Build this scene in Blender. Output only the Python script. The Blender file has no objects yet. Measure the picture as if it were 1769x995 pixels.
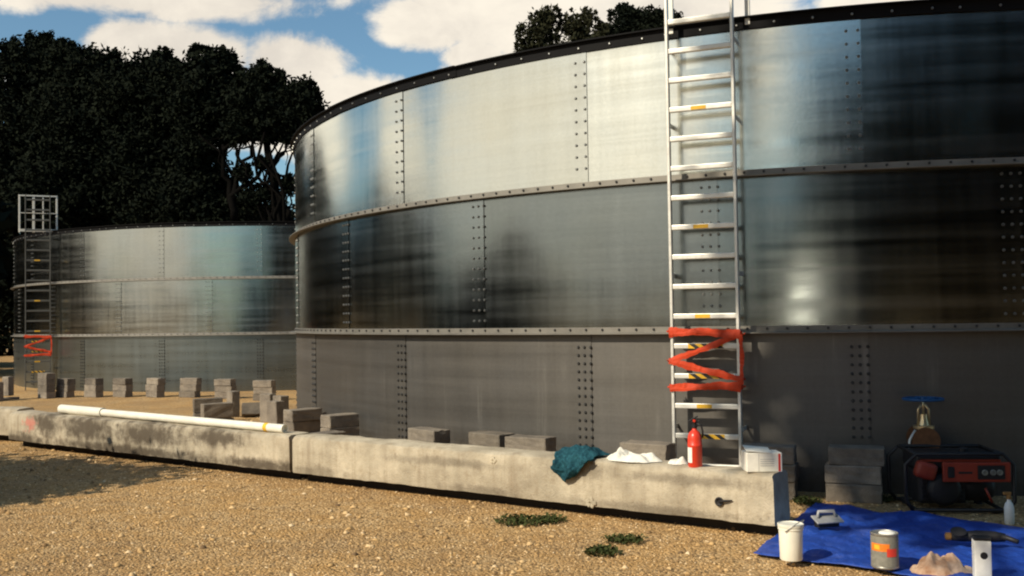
import bpy, bmesh, math, random
import numpy as np
from mathutils import Vector, Matrix
R_ = math.radians
random.seed(7)
rng = np.random.default_rng(7)
scn = bpy.context.scene
COL = scn.collection

# ------------------------------------------------------------------ camera
PW, PH, FPX = 1769.0, 995.0, 1754.0
PITCH, ROLL, CAMZ = 0.0291, 0.0148, 1.561
_c, _s = math.cos(PITCH), math.sin(PITCH)
_right, _fwd, _up = Vector((1, 0, 0)), Vector((0, _c, _s)), Vector((0, -_s, _c))
_cr, _sr = math.cos(ROLL), math.sin(ROLL)
CR = _cr * _right - _sr * _up
CU = _sr * _right + _cr * _up
CAM = Vector((0, 0, CAMZ))
cd = bpy.data.cameras.new('camera')
cam = bpy.data.objects.new('camera', cd)
COL.objects.link(cam)
M = Matrix.Identity(4)
for i in range(3):
    M[i][0] = CR[i]; M[i][1] = CU[i]; M[i][2] = -_fwd[i]; M[i][3] = CAM[i]
cam.matrix_world = M
cd.sensor_width = 36.0
cd.lens = FPX / PW * 36.0
cd.clip_start = 0.05
cd.clip_end = 3000
scn.camera = cam

def ray(px, py):
    d = (px - PW / 2) * CR + (PH / 2 - py) * CU + FPX * _fwd
    return d.normalized()

def gp(px, py, z=0.0):
    """point of the plane of height z seen at a place of the photograph"""
    d = ray(px, py)
    return CAM + d * ((z - CAMZ) / d.z)

def at(px, y, py=560):
    """point at forward distance y on the column px (height from py)"""
    d = ray(px, py)
    return CAM + d * (y / d.y)

# ------------------------------------------------------------------ light
SUN_AZ, SUN_EL = R_(50), R_(37)              # azimuth: left of straight behind the camera
S = Vector((-math.sin(SUN_AZ) * math.cos(SUN_EL), -math.cos(SUN_AZ) * math.cos(SUN_EL), math.sin(SUN_EL)))
sl = bpy.data.lights.new('sun', 'SUN')
sl.energy = 5.0
sl.angle = R_(0.5)
sl.color = (1.0, 0.89, 0.70)
so = bpy.data.objects.new('sun', sl)
COL.objects.link(so)
so.rotation_euler = S.to_track_quat('Z', 'Y').to_euler()

scn.view_settings.view_transform = 'Standard'
scn.view_settings.look = 'None'
scn.view_settings.gamma = 1.0
scn.view_settings.use_curve_mapping = False
scn.view_settings.exposure = 0.02
scn.render.engine = 'CYCLES'
scn.cycles.filter_width = 2.1

world = bpy.data.worlds.new("World")
scn.world = world
world.use_nodes = True
wn, wl = world.node_tree.nodes, world.node_tree.links
wn.clear()

class NT:
    """small helper for writing node trees"""
    def __init__(s, tree): s.t = tree; s.n = tree.nodes; s.l = tree.links
    def put(s, sock, v):
        if hasattr(v, 'is_output'): s.l.new(v, sock)
        else: sock.default_value = v
    def node(s, typ, ins=None, **kw):
        n = s.n.new(typ)
        for k, v in kw.items(): setattr(n, k, v)
        for k, v in (ins or {}).items(): s.put(n.inputs[k], v)
        return n
    def math(s, op, a, b=0.0, c=0.0):
        n = s.n.new('ShaderNodeMath'); n.operation = op
        s.put(n.inputs[0], a); s.put(n.inputs[1], b); s.put(n.inputs[2], c)
        return n.outputs[0]
    def vmath(s, op, a, b=(0, 0, 0)):
        n = s.n.new('ShaderNodeVectorMath'); n.operation = op
        s.put(n.inputs[0], a); s.put(n.inputs[1], b)
        return n.outputs['Value'] if op in ('LENGTH', 'DOT_PRODUCT', 'DISTANCE') else n.outputs[0]
    def rng(s, v, a, b, c=0.0, d=1.0, smooth=False):
        n = s.n.new('ShaderNodeMapRange')
        n.interpolation_type = 'SMOOTHSTEP' if smooth else 'LINEAR'
        s.put(n.inputs[0], v)
        for i, q in enumerate((a, b, c, d)): s.put(n.inputs[i + 1], q)
        return n.outputs[0]
    def noise(s, vec, scale, detail=4, rough=.55, dist=0.0, w=None):
        n = s.n.new('ShaderNodeTexNoise')
        if w is not None: n.noise_dimensions = '4D'; s.put(n.inputs['W'], w)
        s.put(n.inputs['Vector'], vec); n.inputs['Scale'].default_value = scale
        n.inputs['Detail'].default_value = detail; n.inputs['Roughness'].default_value = rough
        n.inputs['Distortion'].default_value = dist
        return n.outputs['Fac']
    def mix(s, f, a, b, mode='MIX'):
        n = s.n.new('ShaderNodeMix'); n.data_type = 'RGBA'; n.blend_type = mode
        s.put(n.inputs[0], f)
        s.put(n.inputs[6], a if hasattr(a, 'is_output') else (*a[:3], 1))
        s.put(n.inputs[7], b if hasattr(b, 'is_output') else (*b[:3], 1))
        return n.outputs[2]

w = NT(world.node_tree)
sky = w.node('ShaderNodeTexSky', sky_type='NISHITA', sun_disc=False)
sky.sun_elevation = SUN_EL
sky.sun_rotation = math.atan2(S.x, S.y)
sky.air_density = 1.0; sky.dust_density = 0.6; sky.ozone_density = 2.0
dirv = w.node('ShaderNodeTexCoord').outputs['Generated']
def azel(az_left_of_back, el):
    a, e = R_(az_left_of_back), R_(el)
    return Vector((-math.sin(a) * math.cos(e), -math.cos(a) * math.cos(e), math.sin(e)))
BLOBS = []   # direction, horizontal radius, vertical radius
def pb(px, py, rx, ry): BLOBS.append((ray(px, py), rx / FPX, ry / FPX))
pb(230, -30, 300, 62); pb(60, -30, 220, 50)
pb(235, 85, 100, 62); pb(330, 110, 130, 70); pb(200, 150, 180, 70); pb(330, 160, 260, 60)
pb(505, 115, 105, 60); pb(570, 180, 150, 62); pb(440, 190, 260, 80)
pb(745, 42, 95, 48); pb(850, 25, 170, 66); pb(1010, 20, 260, 110); pb(1180, 10, 190, 60); pb(880, 120, 110, 34); pb(820, 95, 60, 30)
pb(1560, -25, 130, 50); pb(1330, -30, 90, 40)
NFRONT = len(BLOBS)
for az, el, rx, ry in ((50, 9, .30, .20), (70, 10, .38, .20), (84, 9, .20, .14), (26, 14, .11, .10), (102, 8, .16, .12), (128, 10, .14, .07), (44, 2, .34, .10), (138, 13, .22, .10)):
    BLOBS.append((azel(az, el), rx, ry))
acc = acc2 = None
for i_, (d, rx, ry) in enumerate(BLOBS):
    v = w.vmath('MULTIPLY', w.vmath('SUBTRACT', dirv, tuple(d)), (1 / rx, 1 / rx, 1 / ry))
    b = w.math('SUBTRACT', 1.0, w.vmath('LENGTH', v))
    acc = b if acc is None else w.math('MAXIMUM', acc, b)
    if i_ >= NFRONT: acc2 = b if acc2 is None else w.math('MAXIMUM', acc2, b)
acc = w.math('MAXIMUM', acc, -0.6)
sv = w.vmath('MULTIPLY', dirv, (1, 1, 1.5))
n1 = w.noise(sv, 11.0, 9, .62, .25)
n2 = w.noise(sv, 5.0, 5, .5)
dens = w.math('ADD', acc, w.math('MULTIPLY', w.math('SUBTRACT', n1, .5), 1.5))
mask = w.rng(dens, -0.03, 0.32, smooth=True)
body = w.rng(w.math('ADD', w.math('MULTIPLY', n1, .55), w.math('MULTIPLY', n2, .6)), .42, .72, smooth=True)
cloudc = w.mix(body, (11.0, 10.1, 8.9), (15.0, 13.7, 11.6))
cloudc = w.mix(w.rng(acc2, 0.0, .5, smooth=True), cloudc, (19.5, 18.2, 15.2))     # the bank of cloud below the sun
skyc = w.mix(1.0, sky.outputs[0], (1.42, 1.72, 1.68), 'MULTIPLY')
bg = w.node('ShaderNodeBackground', {'Color': w.mix(mask, skyc, cloudc), 'Strength': 0.067})
w.l.new(bg.outputs[0], w.node('ShaderNodeOutputWorld').inputs[0])

# ------------------------------------------------------------------ object helpers
def tag(o, label=None, cat=None, group=None, kind=None):
    if label: o['label'] = label
    if cat: o['category'] = cat
    if group: o['group'] = group
    if kind: o['kind'] = kind
    return o

def empty(name, loc, rz=0.0):
    o = bpy.data.objects.new(name, None)
    o.empty_display_size = .1
    COL.objects.link(o); o.location = loc; o.rotation_euler = (0, 0, rz)
    return o

def link(name, me, mat=None, parent=None, smooth=False):
    o = bpy.data.objects.new(name, me)
    COL.objects.link(o)
    if mat is not None and not me.materials:
        for m in (mat if isinstance(mat, (list, tuple)) else [mat]): me.materials.append(m)
    if parent is not None: o.parent = parent
    if smooth:
        for p in me.polygons: p.use_smooth = True
    return o

def copy_tree(o, parent=None, keep=None):
    c = o.copy(); COL.objects.link(c)
    if parent is not None: c.parent = parent
    for ch in list(o.children):
        copy_tree(ch, c)
    return c

class MB:
    """collects shapes that become one mesh"""
    def __init__(s): s.b = bmesh.new(); s.mi = 0
    def _mark(s, f0):
        s.b.faces.ensure_lookup_table()
        for f in s.b.faces[f0:]: f.material_index = s.mi
    def box(s, c, size, rot=None, bevel=0.0, seg=1):
        f0 = len(s.b.faces)
        m = Matrix.Translation(Vector(c)) @ (rot.to_4x4() if rot is not None else Matrix.Identity(4)) @ Matrix.Diagonal((*size, 1))
        if bevel > 0:
            t = bmesh.new(); bmesh.ops.create_cube(t, size=1.0)
            bmesh.ops.transform(t, matrix=Matrix.Diagonal((*size, 1)), verts=t.verts)
            bmesh.ops.bevel(t, geom=list(t.edges), offset=bevel, segments=seg, profile=.6, affect='EDGES')
            bmesh.ops.transform(t, matrix=Matrix.Translation(Vector(c)) @ (rot.to_4x4() if rot is not None else Matrix.Identity(4)), verts=t.verts)
            me = bpy.data.meshes.new('t'); t.to_mesh(me); t.free()
            s.b.from_mesh(me); bpy.data.meshes.remove(me)
        else:
            bmesh.ops.create_cube(s.b, size=1.0, matrix=m)
        s._mark(f0); return s
    def tube(s, pts, radii, n=8, caps=True):
        pts = [Vector(p) for p in pts]
        if not isinstance(radii, (list, tuple)): radii = [radii] * len(pts)
        f0 = len(s.b.faces); rings = []
        side = None
        for i, p in enumerate(pts):
            t = (pts[min(i + 1, len(pts) - 1)] - pts[max(i - 1, 0)]).normalized()
            if side is None:
                side = t.orthogonal().normalized()
            side = (side - t * side.dot(t)).normalized()
            up = t.cross(side)
            rings.append([s.b.verts.new(p + (side * math.cos(a) + up * math.sin(a)) * radii[i]) for a in [2 * math.pi * k / n for k in range(n)]])
        for a, b in zip(rings, rings[1:]):
            for k in range(n): s.b.faces.new((a[k], a[(k + 1) % n], b[(k + 1) % n], b[k]))
        if caps:
            s.b.faces.new(list(reversed(rings[0]))); s.b.faces.new(rings[-1])
        s._mark(f0); return s
    def lathe(s, prof, n=24, c=(0, 0, 0), a0=0.0, a1=2 * math.pi, rot=None):
        """profile of (radius, z), turned about z"""
        f0 = len(s.b.faces); full = abs(a1 - a0 - 2 * math.pi) < 1e-6
        k = n if full else n + 1
        Rm = rot if rot is not None else Matrix.Identity(3)
        rings = []
        for r, z in prof:
            rings.append([s.b.verts.new(Vector(c) + Rm @ Vector((r * math.cos(a0 + (a1 - a0) * i / n), r * math.sin(a0 + (a1 - a0) * i / n), z))) for i in range(k)])
        for a, b in zip(rings, rings[1:]):
            for i in range(n):
                j = (i + 1) % k
                s.b.faces.new((a[i], a[j], b[j], b[i]))
        if full:
            if prof[0][0] > 1e-5: s.b.faces.new(list(reversed(rings[0])))
            if prof[-1][0] > 1e-5: s.b.faces.new(rings[-1])
        s._mark(f0); return s
    def mesh(s, name):
        me = bpy.data.meshes.new(name)
        bmesh.ops.recalc_face_normals(s.b, faces=s.b.faces)
        s.b.to_mesh(me); s.b.free(); return me
    def build(s, name, mat, parent=None, smooth=False):
        return link(name, s.mesh(name), mat, parent, smooth)

def autosmooth(o, ang=40):
    for p in o.data.polygons: p.use_smooth = True
    o.data.set_sharp_from_angle(angle=R_(ang))
    return o

# ------------------------------------------------------------------ materials
def new_mat(name):
    m = bpy.data.materials.new(name); m.use_nodes = True
    t = NT(m.node_tree); t.n.clear()
    out = t.node('ShaderNodeOutputMaterial'); p = t.node('ShaderNodeBsdfPrincipled')
    t.l.new(p.outputs[0], out.inputs[0])
    return m, t, p

def plain(name, col, rough=.5, metal=0.0, spec=.5, var=.18, scale=14.0, bump=0.0, bscale=60.0, stretch=(1, 1, 1)):
    m, t, p = new_mat(name)
    oc = t.node('ShaderNodeTexCoord').outputs['Object']
    rnd = t.node('ShaderNodeObjectInfo').outputs['Random']
    v = t.vmath('MULTIPLY', oc, stretch)
    n = t.noise(v, scale, 6, .6, w=t.math('MULTIPLY', rnd, 37))
    k = t.rng(n, .3, .7, 1 - var, 1 + var * .6)
    k = t.math('MULTIPLY', k, t.rng(rnd, 0, 1, 1 - var * .5, 1 + var * .4))
    kc = t.node('ShaderNodeCombineXYZ', {0: k, 1: k, 2: k}).outputs[0]
    t.put(p.inputs['Base Color'], t.mix(1.0, col, kc, 'MULTIPLY'))
    t.put(p.inputs['Roughness'], t.rng(n, .3, .7, max(.02, rough - .08), min(1, rough + .1)))
    p.inputs['Metallic'].default_value = metal
    p.inputs['Specular IOR Level'].default_value = spec
    if bump:
        bn = t.node('ShaderNodeBump', {'Strength': 1.0, 'Distance': bump, 'Height': t.noise(v, bscale, 5, .6)})
        t.l.new(bn.outputs[0], p.inputs['Normal'])
    return m

def galv(name, base, rough, metal, streak=.16, band=.002, dull=0.0):
    """rolled zinc coated steel; the sheet lies along +X, y runs along its width"""
    m, t, p = new_mat(name)
    oc = t.node('ShaderNodeTexCoord').outputs['Object']
    rnd = t.node('ShaderNodeObjectInfo').outputs['Random']
    W = t.math('MULTIPLY', rnd, 53.0)
    hz = t.noise(t.vmath('MULTIPLY', oc, (.25, .25, 9.0)), 1.0, 5, .6, w=W)          # rolling bands
    fine = t.noise(t.vmath('MULTIPLY', oc, (.6, .6, 60.0)), 1.0, 3, .5, w=W)
    vt = t.noise(t.vmath('MULTIPLY', oc, (9.0, 9.0, .5)), 1.0, 5, .65, w=W)            # water runs
    sp = t.noise(oc, 34.0, 4, .6, w=W)                                                 # zinc bloom
    big = t.noise(oc, 1.3, 3, .5, w=W)
    k = t.math('ADD', t.math('MULTIPLY', hz, .38), t.math('MULTIPLY', vt, .32))
    k = t.math('ADD', k, t.math('MULTIPLY', sp, .20))
    k = t.math('ADD', k, t.math('MULTIPLY', fine, .12))
    k = t.math('MULTIPLY', t.rng(k, .35, .75, 1 - streak, 1 + streak), t.rng(rnd, 0, 1, .84, 1.08))
    kc = t.node('ShaderNodeCombineXYZ', {0: k, 1: k, 2: k}).outputs[0]
    col = t.mix(1.0, t.mix(t.rng(big, .35, .7), base, tuple(c * f for c, f in zip(base, (1.03, 1.0, .95)))), kc, 'MULTIPLY')
    t.put(p.inputs['Base Color'], col)
    if dull:                                              # splashed dirt and white bloom near the foot of the wall
        z = t.node('ShaderNodeSeparateXYZ', {0: oc}).outputs[2]
        q = t.math('ADD', t.rng(z, .0, .55, 1.0, 0.0), t.math('MULTIPLY', t.math('SUBTRACT', t.noise(oc, 6.0, 6, .65, w=W), .5), 1.6))
        col = t.mix(t.rng(q, .35, 1.0, 0, dull, True), col, (.075, .058, .040))
        q = t.math('MULTIPLY', t.rng(vt, .55, .78), t.rng(t.noise(oc, 2.2, 3, .5, w=W), .48, .65))
        col = t.mix(t.math('MULTIPLY', q, .45), col, (.42, .40, .36))
        t.put(p.inputs['Base Color'], col)
    p.inputs['Metallic'].default_value = metal
    r = t.math('ADD', t.rng(hz, .3, .7, rough - .05, rough + .06), t.rng(vt, .35, .7, -.015, .03))
    t.put(p.inputs['Roughness'], r)
    hb = t.noise(t.vmath('MULTIPLY', oc, (.5, .5, 4.0)), 1.0, 2, .5, w=W)
    ob = t.noise(t.vmath('MULTIPLY', oc, (1.1, 1.1, .8)), 1.0, 1, .5, w=t.math('ADD', W, 9))
    hgt = t.math('ADD', t.math('MULTIPLY', hb, band), t.math('MULTIPLY', ob, .010))
    hgt = t.math('ADD', hgt, t.math('MULTIPLY', sp, .00025))
    b = t.node('ShaderNodeBump', {'Strength': 1.0, 'Distance': 1.0, 'Height': hgt})
    t.l.new(b.outputs[0], p.inputs['Normal'])
    return m

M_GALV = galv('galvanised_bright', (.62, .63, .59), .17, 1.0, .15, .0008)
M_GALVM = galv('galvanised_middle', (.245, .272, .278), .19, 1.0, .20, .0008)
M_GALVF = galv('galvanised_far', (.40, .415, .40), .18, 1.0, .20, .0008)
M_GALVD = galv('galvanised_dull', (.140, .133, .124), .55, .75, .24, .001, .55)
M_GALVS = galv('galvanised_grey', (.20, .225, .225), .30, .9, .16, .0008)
M_RING = plain('stiffener_zinc', (.22, .205, .18), .6, .5, .4, .25, 6.0)
M_BLACK = plain('black_rim_paint', (.006, .006, .007), .7, 0, .12, .3, 5.0)
M_BOLT = plain('bolt_zinc', (.42, .42, .40), .42, .9, .5, .2, 40.0)
M_BOLTD = plain('bolt_dark', (.05, .05, .05), .55, .4, .4, .3, 40.0)
M_BOLTM = plain('bolt_grey', (.22, .22, .21), .42, .8, .4, .3, 40.0)
M_ALU = plain('ladder_aluminium', (.72, .70, .64), .42, .35, .5, .12, 20.0)
M_ALUF = plain('guard_aluminium', (.66, .65, .60), .5, .2, .5, .12, 20.0)
M_TAPE = plain('orange_tape', (.60, .050, .008), .75, 0, .5, .22, 9.0, .002, 20)
M_YEL = plain('yellow_sticker', (.75, .43, .03), .5, 0, .4, .2, 30.0)
M_STBLK = plain('black_sticker', (.012, .012, .012), .5)

def block_mat():
    m, t, p = new_mat('concrete_block')
    oc = t.node('ShaderNodeTexCoord').outputs['Object']
    rnd = t.node('ShaderNodeObjectInfo').outputs['Random']
    W = t.math('MULTIPLY', rnd, 71.0)
    n = t.noise(oc, 5.0, 6, .6, w=W); f = t.noise(oc, 90.0, 3, .6, w=W)
    c = t.mix(t.rng(n, .35, .68), (.150, .128, .105), (.285, .242, .19))
    c = t.mix(t.rng(f, .5, .8, 0, .6), c, (.09, .08, .07))
    k = t.rng(rnd, 0, 1, .66, 1.18)
    c = t.mix(1.0, c, t.node('ShaderNodeCombineXYZ', {0: k, 1: k, 2: k}).outputs[0], 'MULTIPLY')
    t.put(p.inputs['Base Color'], c); p.inputs['Roughness'].default_value = .92
    p.inputs['Specular IOR Level'].default_value = .2
    b = t.node('ShaderNodeBump', {'Strength': 1.0, 'Distance': .006, 'Height': t.math('ADD', f, t.math('MULTIPLY', n, .6))})
    t.l.new(b.outputs[0], p.inputs['Normal'])
    return m
M_BLOCK = block_mat()

def beam_mat(name, mould, pink=None, amt=.85):
    """weathered cast concrete; mould = list of (x, z, half length, half height) of black growth along the face"""
    m, t, p = new_mat(name)
    oc = t.node('ShaderNodeTexCoord').outputs['Object']
    n = t.noise(oc, 2.6, 8, .62); f = t.noise(oc, 60.0, 4, .65); g = t.noise(oc, 9.0, 6, .6)
    vt = t.noise(t.vmath('MULTIPLY', oc, (7, 7, .8)), 1.0, 6, .6)
    c = t.mix(t.rng(n, .32, .66), (.31, .265, .195), (.56, .49, .37))
    c = t.mix(t.rng(g, .55, .75, 0, .55), c, (.27, .20, .125))
    c = t.mix(t.rng(vt, .50, .76, 0, .6), c, (.22, .17, .115))
    c = t.mix(t.rng(t.noise(t.vmath('MULTIPLY', oc, (22, 22, 2.2)), 1.0, 4, .6), .56, .76, 0, .4), c, (.24, .18, .11))
    c = t.mix(t.rng(f, .58, .78, 0, .6), c, (.20, .17, .13))
    dk = None
    for (x, z, rx, rz) in mould:
        d = t.vmath('MULTIPLY', t.vmath('SUBTRACT', oc, (x, 0, z)), (1 / rx, 0, 1 / rz))
        q = t.math('SUBTRACT', 1.0, t.vmath('LENGTH', d))
        dk = q if dk is None else t.math('MAXIMUM', dk, q)
    if dk is not None:
        dk = t.math('ADD', dk, t.math('MULTIPLY', t.math('SUBTRACT', g, .5), 1.7))
        dk = t.math('ADD', dk, t.math('MULTIPLY', t.math('SUBTRACT', f, .5), .5))
        c = t.mix(t.rng(dk, -.15, .75, 0, amt, True), c, (.055, .040, .028))
    if pink:
        d = t.vmath('MULTIPLY', t.vmath('SUBTRACT', oc, (pink[0], 0, pink[1])), (1 / pink[2], 0, 1 / pink[3]))
        q = t.math('ADD', t.math('SUBTRACT', 1.0, t.vmath('LENGTH', d)), t.math('MULTIPLY', t.math('SUBTRACT', t.noise(oc, 16, 4), .5), 2.6))
        c = t.mix(t.rng(q, .2, .7, 0, .75), c, (.52, .17, .13))
    t.put(p.inputs['Base Color'], c); p.inputs['Roughness'].default_value = .9
    p.inputs['Specular IOR Level'].default_value = .25
    h = t.math('ADD', t.math('MULTIPLY', g, .014), t.math('MULTIPLY', f, .006))
    b = t.node('ShaderNodeBump', {'Strength': 1.0, 'Distance': 1.0, 'Height': h})
    t.l.new(b.outputs[0], p.inputs['Normal'])
    return m

def ground_mat():
    m, t, p = new_mat('tan_gravel')
    oc = t.node('ShaderNodeTexCoord').outputs['Object']
    v = t.n.new('ShaderNodeTexVoronoi'); v.inputs['Scale'].default_value = 46.0
    t.put(v.inputs['Vector'], t.vmath('ADD', oc, t.vmath('MULTIPLY', t.node('ShaderNodeTexNoise', {'Vector': oc, 'Scale': 20.0}).outputs['Color'], (.03, .03, .03))))
    cellc = t.node('ShaderNodeSeparateColor', {0: v.outputs['Color']})
    big = t.noise(oc, .55, 5, .6); mid = t.noise(oc, 3.0, 6, .65); fine = t.noise(oc, 45, 4, .6)
    c = t.mix(cellc.outputs[0], (.34, .205, .09), (.68, .475, .245))
    c = t.mix(t.rng(cellc.outputs[1], .82, .95), c, (.12, .085, .05))
    c = t.mix(t.rng(mid, .38, .62, 0, .7), c, (.50, .285, .10))
    c = t.mix(t.rng(big, .45, .66, 0, .6), c, (.30, .185, .09))
    c = t.mix(t.rng(fine, .56, .8, 0, .55), c, (.14, .10, .06))
    t.put(p.inputs['Base Color'], c); p.inputs['Roughness'].default_value = .95
    p.inputs['Specular IOR Level'].default_value = .15
    h = t.math('ADD', t.math('MULTIPLY', v.outputs['Distance'], -.55), t.math('MULTIPLY', mid, .8))
    h = t.math('ADD', h, t.math('MULTIPLY', fine, .3))
    b = t.node('ShaderNodeBump', {'Strength': 1.0, 'Distance': .03, 'Height': h})
    t.l.new(b.outputs[0], p.inputs['Normal'])
    return m
M_GRAVEL = ground_mat()

def stone_mat():
    m, t, p = new_mat('gravel_stones')
    a = t.n.new('ShaderNodeAttribute'); a.attribute_name = 'tone'
    f = a.outputs['Fac']
    r = t.node('ShaderNodeValToRGB', {0: f}); e = r.color_ramp.elements
    e[0].color = (.17, .11, .06, 1); e[1].color = (.76, .58, .36, 1)
    for pos, cc in ((.25, (.38, .235, .105, 1)), (.6, (.54, .345, .15, 1)), (.85, (.65, .45, .23, 1))):
        q = e.new(pos); q.color = cc
    t.put(p.inputs['Base Color'], r.outputs[0]); p.inputs['Roughness'].default_value = .9
    p.inputs['Specular IOR Level'].default_value = .2
    return m

def leaf_mat(name, a, b):
    m, t, p = new_mat(name)
    oc = t.node('ShaderNodeTexCoord').outputs['Object']
    at_ = t.n.new('ShaderNodeAttribute'); at_.attribute_name = 'tone'
    n = t.noise(oc, .8, 3)
    k = t.math('ADD', t.math('MULTIPLY', at_.outputs['Fac'], .6), t.math('MULTIPLY', n, .5))
    t.put(p.inputs['Base Color'], t.mix(t.rng(k, .2, .8), a, b))
    p.inputs['Roughness'].default_value = .9; p.inputs['Specular IOR Level'].default_value = .03
    return m
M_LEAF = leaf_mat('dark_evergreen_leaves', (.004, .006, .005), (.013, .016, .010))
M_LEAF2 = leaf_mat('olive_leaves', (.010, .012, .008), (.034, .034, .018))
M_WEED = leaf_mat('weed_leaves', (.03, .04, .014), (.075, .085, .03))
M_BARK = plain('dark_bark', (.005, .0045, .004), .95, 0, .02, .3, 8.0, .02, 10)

# ------------------------------------------------------------------ setting: ground
def gz(x, y):
    t = min(1, max(0, (y - 14.5) / 7.0)); return -0.175 * t * t * (3 - 2 * t)
def make_ground():
    ys = list(np.arange(-12, 34, .5)) + [36, 40, 46, 55, 70, 100, 160, 260, 420, 700]
    ys = [-700, -400, -200, -100, -60, -40, -25, -18] + ys
    xs = [-700, -400, -200, -100, -60, -40, -30] + list(np.arange(-24, 24.1, .75)) + [30, 40, 60, 100, 200, 400, 700]
    V = []; F = []
    for y in ys:
        for x in xs:
            V.append((x, y, gz(x, y)))
    nx = len(xs)
    for j in range(len(ys) - 1):
        for i in range(nx - 1):
            F.append((j * nx + i, j * nx + i + 1, (j + 1) * nx + i + 1, (j + 1) * nx + i))
    me = bpy.data.meshes.new('ground'); me.from_pydata(V, [], F)
    return tag(link('ground', me, M_GRAVEL, None, True), kind='structure')
make_ground()

# near tank geometry, measured from the photograph
TC = Vector((5.187, 17.177, 0)); TR = 8.649; RH = 1.4
PHI0, STEP = 3.5855, 0.2912
FC = Vector((-7.05, 34.0, -0.16))

def stones():
    """loose gravel over the part of the yard that lies in front of the lens"""
    N = 76000
    yy = 3.9 + (17.5 - 3.9) * rng.random(N * 3) ** 1.7
    xx = (rng.random(N * 3) * 1.16 - .58) * yy
    ok = (np.hypot(xx - TC.x, yy - TC.y) > TR + .03)
    xx, yy = xx[ok][:N], yy[ok][:N]; N = len(xx)
    s = .0036 + .0078 * rng.random(N) ** 2.2 + .016 * (rng.random(N) > .985)
    s *= 1 + .03 * (yy - 6).clip(0)
    base = np.array([(1, 0, 0), (-.5, .87, 0), (-.5, -.87, 0), (.35, .3, .75), (-.4, .1, .7), (.1, -.5, .72), (0, 0, -.7)])
    fc = np.array([(0, 1, 3), (1, 4, 3), (1, 2, 4), (2, 5, 4), (2, 0, 5), (0, 3, 5), (3, 4, 5)])
    a = rng.random(N) * 6.283
    ca, sa = np.cos(a), np.sin(a)
    P = base[None] * (1 + .5 * (rng.random((N, 7, 3)) - .5)) * s[:, None, None] * np.stack([1 + .5 * rng.random(N), .8 + .4 * rng.random(N), .6 + .4 * rng.random(N)], 1)[:, None, :]
    X = P[..., 0] * ca[:, None] - P[..., 1] * sa[:, None]; Y = P[..., 0] * sa[:, None] + P[..., 1] * ca[:, None]
    Z = P[..., 2]
    t = ((yy - 14.5) / 7).clip(0, 1); g = -.175 * t * t * (3 - 2 * t)
    V = np.stack([X + xx[:, None], Y + yy[:, None], Z + (g + s * .15)[:, None]], -1).reshape(-1, 3)
    F = (fc[None] + (np.arange(N) * 7)[:, None, None]).reshape(-1, 3)
    me = bpy.data.meshes.new('gravel'); np_mesh(me, V, F)
    tone = np.repeat(rng.random(N), 7).astype(np.float32)
    at_ = me.attributes.new('tone', 'FLOAT', 'POINT'); at_.data.foreach_set('value', tone)
    tag(link('loose_gravel', me, stone_mat()), 'loose tan gravel stones scattered over the yard', 'gravel', kind='stuff')

def np_mesh(me, V, F):
    V = np.asarray(V, np.float32); F = np.asarray(F, np.int32); k = F.shape[1]
    me.vertices.add(len(V)); me.vertices.foreach_set('co', V.ravel())
    me.loops.add(F.size); me.loops.foreach_set('vertex_index', F.ravel())
    me.polygons.add(len(F)); me.polygons.foreach_set('loop_start', np.arange(0, F.size, k, dtype=np.int32))
    me.polygons.foreach_set('loop_total', np.full(len(F), k, np.int32))
    me.update(calc_edges=True); me.validate()
stones()

# ------------------------------------------------------------------ trees
def leaves(blobs, per, size, seed, shell=.55):
    """leaf clumps spread through the volume of a set of ellipsoids (centre, radii)"""
    r = np.random.default_rng(seed); VV = []; TT = []
    vol = np.array([b[1][0] * b[1][2] for b in blobs]); tot = vol.sum()
    for (c, rad), v in zip(blobs, vol):
        n = max(12, int(per * v / tot))
        d = r.normal(size=(n, 3)); d /= np.linalg.norm(d, axis=1)[:, None]
        rr = shell + (1.08 - shell) * r.random(n) ** .8
        # ragged outline: lumps that stick out or fall short
        ph = r.uniform(0, 6.28, 6)
        lump = 1 + .30 * np.sin(d[:, 0] * 5.3 + ph[0]) * np.sin(d[:, 2] * 6.1 + ph[1]) + .20 * np.sin(d[:, 0] * 12 + ph[2]) * np.sin(d[:, 2] * 11 + ph[3] + 3 * d[:, 1]) + .13 * r.normal(size=n)
        p = np.array(c)[None] + d * np.array(rad)[None] * (rr * lump)[:, None]
        a = r.normal(size=(n, 3)); a /= np.linalg.norm(a, axis=1)[:, None]
        b = np.cross(a, r.normal(size=(n, 3))); b /= np.linalg.norm(b, axis=1)[:, None]
        s = size * (.55 + .9 * r.random(n))[:, None]
        q = np.stack([p - a * s, p + b * s * .45, p + a * s * 1.1, p - b * s * .5], 1)
        VV.append(q.reshape(-1, 3)); TT.append(np.repeat(r.random(n), 4))
    V = np.concatenate(VV); me = bpy.data.meshes.new('foliage')
    np_mesh(me, V, np.arange(len(V)).reshape(-1, 4))
    at_ = me.attributes.new('tone', 'FLOAT', 'POINT'); at_.data.foreach_set('value', np.concatenate(TT).astype(np.float32))
    return me

def limb(mb, a, b, r0, r1, seed, wig=.08, n=6):
    r = random.Random(seed); a, b = Vector(a), Vector(b); L = (b - a).length; pts = []; rad = []
    for i in range(n + 1):
        t = i / n
        p = a.lerp(b, t) + Vector((r.uniform(-1, 1), r.uniform(-1, 1), r.uniform(-.6, .6))) * L * wig * math.sin(math.pi * t)
        pts.append(p); rad.append(r0 + (r1 - r0) * t)
    mb.tube(pts, rad, 7)
    return pts

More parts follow.
